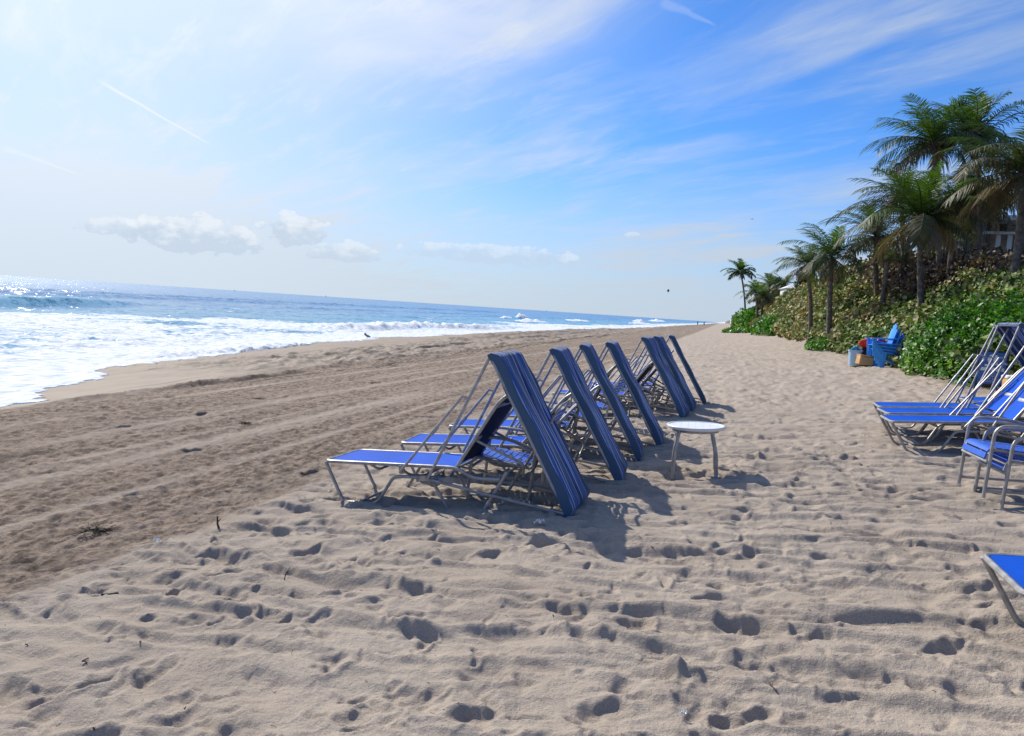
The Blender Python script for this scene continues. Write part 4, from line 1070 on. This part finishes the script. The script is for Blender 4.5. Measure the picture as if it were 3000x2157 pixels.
person(-9.9, 336, .1, 'person in dark clothes walking far down the beach, the left of two', M['dark'], 1)
person(-7.2, 337, -.1, 'person in dark clothes walking far down the beach, the right of two', simple('navy_shirt', (.02, .025, .05), .8), -1)
def gull():
    s, t = -22.6, 45.6; z = ground(s, t)
    r = thing('seagull', 'grey seagull standing at the water edge on wet sand', 'bird', (s, t, z), R_(200)); r.scale = (.8, .8, .8)
    def ell(c, rad, tilt=0, n=10):
        V = []; F = []
        for i in range(n+1):
            for j in range(12):
                a = PI*i/n; b = 2*PI*j/12; p = Vector((rad[0]*math.cos(a), rad[1]*math.sin(a)*math.cos(b), rad[2]*math.sin(a)*math.sin(b))); p.rotate(Matrix.Rotation(tilt, 3, 'Y')); V.append(p+Vector(c))
        for i in range(n):
            for j in range(12): F.append((i*12+j, i*12+(j+1) % 12, (i+1)*12+(j+1) % 12, (i+1)*12+j))
        return V, F
    m = MB(); m.add(*ell((0, 0, .24), (.20, .085, .09), -.45)); m.add(*ell((.15, 0, .37), (.06, .045, .12), -1.2)); m.add(*ell((.18, 0, .45), (.062, .048, .052)))
    m.build('body', M['grey'], r)
    m = MB(); m.tube([(.23, 0, .445), (.31, 0, .43)], .014, 6, .004); m.build('beak', M['wood'], r)
    for sd in (-1, 1):
        w = MB(); w.add(*ell((-.06, sd*.08, .25), (.24, .02, .07), -.35)); w.build('wing', M['grey'], r)
        m = MB(); m.tube([(.0, sd*.035, .18), (.0, sd*.035, 0)], .009, 6); m.tube([(0, sd*.035, .006), (.06, sd*.035, .004)], .008, 6); m.build('leg', M['dark'], r)
    m = MB(); m.box((-.24, 0, .13), (.12, .06, .015), Matrix.Rotation(.45+PI, 3, 'Y'), .004); m.build('tail', M['dark'], r)
gull()
def boat(s, t, lab, sail, sc=1.0):
    r = thing('boat', lab, 'boat', (s, t, SEA-.2), 1.0, 'small boats on the horizon'); r.scale = (sc, sc, sc)
    m = MB(); V = []; F = []
    prof = [(-5, 1.2), (-4.6, 1.6), (0, 1.9), (3.5, 1.3), (5.6, .08)]
    for x, w in prof: V += [(x, -w, 1.5), (x, -w*.6, 0), (x, w*.6, 0), (x, w, 1.5)]
    for i in range(4):
        for j in range(3): F.append((i*4+j, i*4+j+1, (i+1)*4+j+1, (i+1)*4+j))
        F.append((i*4+3, i*4, (i+1)*4, (i+1)*4+3))
    F.append((0, 3, 2, 1)); m.add(V, F); m.build('hull', M['grey'], r)
    if sail:
        m = MB(); m.tube([(.5, 0, 1), (.5, 0, 15)], .12, 6); m.build('mast', M['grey'], r)
        m = MB(); m.grid(lambda u, v: ((.4-4.6*(1-u)*v, .35*math.sin(PI*v)*(1-u), 2.2+12*u), (u, v)), 8, 6, .04); m.build('sail', M['gwhite'], r)
    else:
        m = MB(); m.box((-1, 0, 2.6), (4, 2.2, 2.2), bev=.2); m.box((-1.3, 0, 4.1), (2, 1.6, .9), bev=.15); m.build('cabin', M['grey'], r)
def dirpos(px, py, dist):
    return None
boat(-2498, 3463, 'small motor boat on the horizon left of the two sails', False, .85)
boat(-2132, 3771, 'small sailing boat on the horizon in the middle', True, .75)
boat(-897, 3901, 'tiny sailing boat on the horizon, rightmost of the boats', True, .7)
bl = thing('balloon', 'small dark green grey balloon drifting above the horizon', 'balloon', (-10.7, 152.6, 7.25)); bl.scale = (.8, .8, .8)
m = MB(); m.lathe([(.001, -.36), (.12, -.30), (.27, -.1), (.31, .08), (.26, .25), (.12, .36), (.001, .38)], n=20); m.build('envelope', M['balloon'], bl)
m = MB(); m.tube([(0, 0, -.34), (.03, 0, -.45), (.05, .02, -.7)], .02, 5); m.build('tail_string', M['dark'], bl)
fbird = thing('flying_bird', 'tiny dark bird flying left of the palms', 'bird', (4.1, 156.6, 22.3), .6)
m = MB(); m.tube([(-.2, 0, 0), (0, 0, .02), (.22, 0, .03)], .05, 6, .03); m.build('body', M['dark'], fbird)
for sd in (-1, 1):
    m = MB(); m.grid(lambda u, v, sd=sd: (((v-.5)*.14*(1-.7*u)-.1*u*u, sd*u*.55, .10*math.sin(u*2.6)), (u, v)), 6, 2, .008); m.build('wing', M['dark'], fbird)

# ------------------------------------------------------------------ debris on the sand
def stick(s, t, ln, tilt, az, rad, lab, mat='twig', grp='dry sticks in the sand'):
    z = ground(s, t); d = Vector((math.cos(az)*math.cos(tilt), math.sin(az)*math.cos(tilt), math.sin(tilt)))
    m = MB(); p = Vector((0, 0, -.02 if tilt > .2 else rad*.5)); k = Vector((random.uniform(-.1, .1)*ln, random.uniform(-.1, .1)*ln, .02*ln))
    m.tube([p, p+d*ln*.5+k, p+d*ln], rad, 6, rad*.6)
    m.tube([p+d*ln*.6+k*.8, p+d*ln*.75+Vector((.15*ln, .1*ln, .08*ln))], rad*.6, 5, rad*.3)
    o = m.build('stick', M[mat]); o.location = (s, t, z); tag(o, lab, 'stick', grp)
stick(-3.54, 4.83, .115, 1.1, 2.6, .009, 'upright stick in the sand near the combed strip at the left')
stick(-3.35, 3.5, .10, .15, .3, .006, 'short dark twig lying in the left foreground sand')
stick(-.9, 2.35, .09, .1, 1.2, .005, 'dark twig in a dip at the bottom middle')
stick(1.0, 2.75, .10, .08, .4, .004, 'thin twig in the right foreground sand')
stick(-2.4, 3.9, .10, 1.2, 1, .0035, 'thin upright straw in the left middle sand')
stick(.35, 3.25, .06, .1, 2, .005, 'small dark chip of wood in front of the big canopy shadow')
def seaweed(s, t, rad, n, lab):
    rg = random.Random(int(s*100+t*10)); m = MB(); z = ground(s, t)
    for i in range(n):
        a = rg.uniform(0, 2*PI); p = Vector((rg.gauss(0, rad*.4), rg.gauss(0, rad*.4), rg.uniform(0, rad*.2))); P = [p]
        for j in range(4): a += rg.uniform(-.9, .9); P.append(P[-1]+Vector((math.cos(a)*rad*.3, math.sin(a)*rad*.3, rg.uniform(-.2, .25)*rad*.5)))
        for q in P: q.z = max(q.z, .002)
        m.tube(P, rad*.028, 4, rad*.012)
    o = m.build('seaweed_clump', M['weed']); o.location = (s, t, z); tag(o, lab, 'seaweed', 'dry seaweed clumps on the sand')
seaweed(-4.35, 4.48, .10, 60, 'dark seaweed clump on the edge of the combed strip at the left')
seaweed(-6.6, 9.5, .09, 40, 'seaweed clump on the combed strip left of the loungers')
seaweed(-8.2, 12.2, .10, 40, 'seaweed clump in the middle of the combed strip')
def litter(s, t, sz, lab):
    rg = random.Random(int(s*77)); z = ground(s, t)
    o = MB().grid(lambda u, v: (((u-.5)*sz, (v-.5)*sz*.7, .01+sz*(.28*math.sin(u*5+v*2)**2+.22*math.sin(v*6-u*3)**2)), (u, v)), 7, 6, .001).build('litter', M['white'])
    o.location = (s, t, z); o.rotation_euler = (.1, .2, rg.uniform(0, 6)); tag(o, lab, 'litter', 'white scraps on the sand')
litter(-1.2, 5.49, .085, 'white plastic scrap in front of the nearest canopy')
litter(-3.7, 4.35, .05, 'white scrap in the sand left of the upright stick')
litter(-.02, 2.95, .032, 'white scrap in the foreground sand at the right')
# scattered bits of straw and leaf: one uncountable litter
def bits():
    rg = np.random.default_rng(5); n = 420
    s = rg.uniform(-5, 3.2, n); t = 2.3+rg.random(n)**1.5*14
    z = base_z(s, t)+sand_h(s, t)[0]
    m = MB()
    for i in range(n):
        a = rg.uniform(0, 2*PI); l = rg.uniform(.006, .03); b = Vector((s[i], t[i], z[i]+.002)); d = Vector((math.cos(a), math.sin(a), rg.uniform(0, .5)))
        q = Vector((-d.y, d.x, 0))*l*rg.uniform(-.5, .5)
        m.tube([b, b+d*l*.5+q, b+d*l], .0012 if rg.random() < .7 else .003, 4)
    o = m.build('beach_debris', M['twig']); tag(o, 'bits of straw and leaf scattered over the sand', 'debris', kind='stuff')
bits()

# ------------------------------------------------------------------ sky and sun
def make_world():
    w = bpy.data.worlds.new('World'); SC.world = w; w.use_nodes = True
    k = NT(w.node_tree); bg = w.node_tree.nodes['Background']
    d = k.vm('NORMALIZE', k.node('ShaderNodeTexCoord').outputs['Generated'])
    sky = k.node('ShaderNodeTexSky', sky_type='NISHITA'); sky.sun_disc = False
    sky.sun_elevation = SUN_EL; sky.sun_rotation = math.atan2(SUN_H[0], SUN_H[1]); sky.air_density = 1.0; sky.dust_density = .4; sky.ozone_density = 3.0; sky.altitude = 0
    k.put(sky.inputs['Vector'], d) if 'Vector' in sky.inputs else None
    X = k.xyz(d)
    up = k.m('MAXIMUM', X[2], 0.0)
    g = k.vm('DOT_PRODUCT', d, tuple(SUN))
    base = k.mix(1.0, sky.outputs[0], (.52, .98, 1.60), 'MULTIPLY')
    # thin cirrus streaked along one heading, seen on a layer overhead
    den = k.m('ADD', up, .10)
    px = k.m('DIVIDE', X[0], den); py = k.m('DIVIDE', X[1], den)
    lay = k.comb(px, py, 0.0)
    rot = k.mapv(lay, (1, 1, 1), (0, 0, R_(-52)))
    st = k.mapv(rot, (1.25, .46, 1))
    wz = k.noise(k.mapv(lay, (.5, .5, 1)), 1.0, 3)
    warp = k.vm('ADD', st, k.comb(k.m('MULTIPLY', wz, .9), k.m('MULTIPLY', wz, .7), 0.0))
    c1 = k.noise(warp, 1.25, 8, .58, .35); c2 = k.noise(k.mapv(lay, (.35, .28, 1), loc=(3.1, 1.7, 0)), 1.0, 4, .5)
    c3 = k.noise(k.mapv(rot, (4.5, 1.1, 1)), 1.5, 6, .65, .5)
    cir = k.m('MULTIPLY', k.ss(c1, .42, .68), k.ss(c2, .40, .60, .10, 1.0))
    cir = k.m('ADD', cir, k.m('MULTIPLY', k.ss(c3, .46, .78), .34))
    near = k.ss(g, .69, .955)
    hz = k.ss(X[2], .23, .0)
    cov = k.m('ADD', k.m('MULTIPLY', cir, .70), k.m('MULTIPLY', near, .72))
    cov = k.m('ADD', cov, k.m('MULTIPLY', hz, .86), clamp=True)
    cov = k.m('MINIMUM', cov, .97)
    lum = k.m('ADD', 7.0, k.m('MULTIPLY', k.m('POWER', k.m('MAXIMUM', g, 0.0), 6.0), 4.8))
    tone = k.mix(k.ss(g, .35, .9), (.72, .87, 1.07), (.90, .965, 1.06))
    tone = k.mix(k.m('MULTIPLY', hz, k.ss(g, .2, .8, .15, .7)), tone, (.80, .925, 1.07))
    white = k.vm('MULTIPLY', tone, k.comb(lum, lum, lum))
    col = k.mix(cov, base, white)
    # low cumulus by heading and height above the horizon
    az = k.m('ARCTAN2', X[0], X[1]); el = k.m('ARCSINE', X[2])
    nz = k.noise(k.comb(k.m('MULTIPLY', az, 42), k.m('MULTIPLY', el, 62), 0.0), 1.0, 9, .60)
    nz2 = k.noise(k.comb(k.m('MULTIPLY', az, 16), k.m('MULTIPLY', el, 60), 4.0), 1.0, 5, .6)
    for (a0, e0, wa, we, amt) in ((-.672, .056, .090, .036, .66), (-.556, .075, .048, .031, .66), (-.495, .054, .055, .020, .5), (-.30, .066, .13, .020, .40), (-.735, .062, .07, .016, .5), (-.12, .1035, .012, .006, .35)):
        q = k.m('DIVIDE', k.m('SUBTRACT', az, a0), wa); h = k.m('DIVIDE', k.m('SUBTRACT', el, e0), we)
        hb = k.m('MULTIPLY', k.m('MINIMUM', h, 0.0), 1.9)
        rr2 = k.m('ADD', k.m('MULTIPLY', q, q), k.m('ADD', k.m('MULTIPLY', k.m('MAXIMUM', h, 0.0), k.m('MAXIMUM', h, 0.0)), k.m('MULTIPLY', hb, hb)))
        body = k.m('SUBTRACT', k.m('ADD', k.m('SUBTRACT', 1.0, rr2), k.m('MULTIPLY', k.m('SUBTRACT', nz, .5), 3.0)), .18)
        msk = k.m('MULTIPLY', k.ss(body, .0, .24), amt)
        lit = k.ss(k.m('ADD', k.m('MULTIPLY', h, .9), k.m('MULTIPLY', k.m('SUBTRACT', nz, .5), 2.6)), -.1, .8)
        cc = k.mix(lit, (5.5, 6.6, 8.0), (8.7, 9.2, 9.7))
        col = k.mix(msk, col, cc)
    # contrails: great circles
    for d1, d2, wd, amt in (((-.6855, .6936, .2213), (-.6004, .7815, .1698), .0020, .55), ((-.7571, .639, .1358), (-.7061, .6982, .1177), .003, .25), ((-.1029, .9221, .3729), (-.0346, .9373, .3469), .006, .12)):
        a, b = Vector(d1).normalized(), Vector(d2).normalized(); n = a.cross(b).normalized(); mid = (a+b).normalized(); alg = n.cross(mid).normalized(); half = math.acos(a.dot(b))/2
        wob = k.m('MULTIPLY', k.m('SUBTRACT', k.noise(d, 26, 4), .5), wd*1.6)
        off = k.m('ABSOLUTE', k.m('ADD', k.vm('DOT_PRODUCT', d, tuple(n)), wob)); al = k.vm('DOT_PRODUCT', d, tuple(alg))
        sgn = 1 if b.dot(alg) > 0 else -1
        tp = k.ss(k.m('MULTIPLY', al, sgn), half*1.02, half*-.9)          # wide and faint behind, thin and crisp at the head
        wdt = k.m('ADD', wd*.45, k.m('MULTIPLY', tp, wd*.9))
        ln = k.m('MULTIPLY', k.ss(k.m('DIVIDE', off, wdt), 1.0, .2), k.m('MULTIPLY', k.ss(k.m('ABSOLUTE', al), half*1.05, half*.75), amt))
        front = k.ss(k.vm('DOT_PRODUCT', d, tuple(mid)), .5, .7)
        col = k.mix(k.m('MULTIPLY', ln, front), col, (9.8, 9.9, 10.0))
    k.put(bg.inputs['Color'], col); bg.inputs['Strength'].default_value = .1
    w.cycles.sampling_method = 'MANUAL'; w.cycles.sample_map_resolution = 1024
make_world()
ld = bpy.data.lights.new('sun', 'SUN'); ld.energy = 5.0; ld.angle = R_(.53); ld.color = (1, .95, .86)
so = bpy.data.objects.new('sun', ld); COL.objects.link(so)
so.rotation_euler = Vector(tuple(SUN)).to_track_quat('Z', 'Y').to_euler(); so.location = (0, 0, 50)

# ------------------------------------------------------------------ camera
def make_cam():
    p = R_(4.515); r = R_(3.753)
    F = Vector((0, math.cos(p), -math.sin(p))); U = Vector((0, math.sin(p), math.cos(p))); R0 = Vector((1, 0, 0))
    Rv = R0*math.cos(r)+U*math.sin(r); Uv = -R0*math.sin(r)+U*math.cos(r)
    q = Matrix.Rotation(YAW, 3, 'Z')
    F, Rv, Uv = q@F, q@Rv, q@Uv
    cd = bpy.data.cameras.new('camera'); cd.sensor_width = 36; cd.lens = 36*2200/3000; cd.clip_start = .05; cd.clip_end = 40000
    o = bpy.data.objects.new('camera', cd); COL.objects.link(o)
    mt = Matrix((( Rv.x, Uv.x, -F.x, 0), (Rv.y, Uv.y, -F.y, 0), (Rv.z, Uv.z, -F.z, EYE), (0, 0, 0, 1)))
    o.matrix_world = mt; SC.camera = o
make_cam()
SC.view_settings.view_transform = 'Standard'; SC.view_settings.look = 'None'; SC.view_settings.exposure = 0.0; SC.view_settings.gamma = 1
SC.cycles.use_denoising = True
SC.cycles.max_bounces = 6; SC.cycles.caustics_reflective = False; SC.cycles.caustics_refractive = False
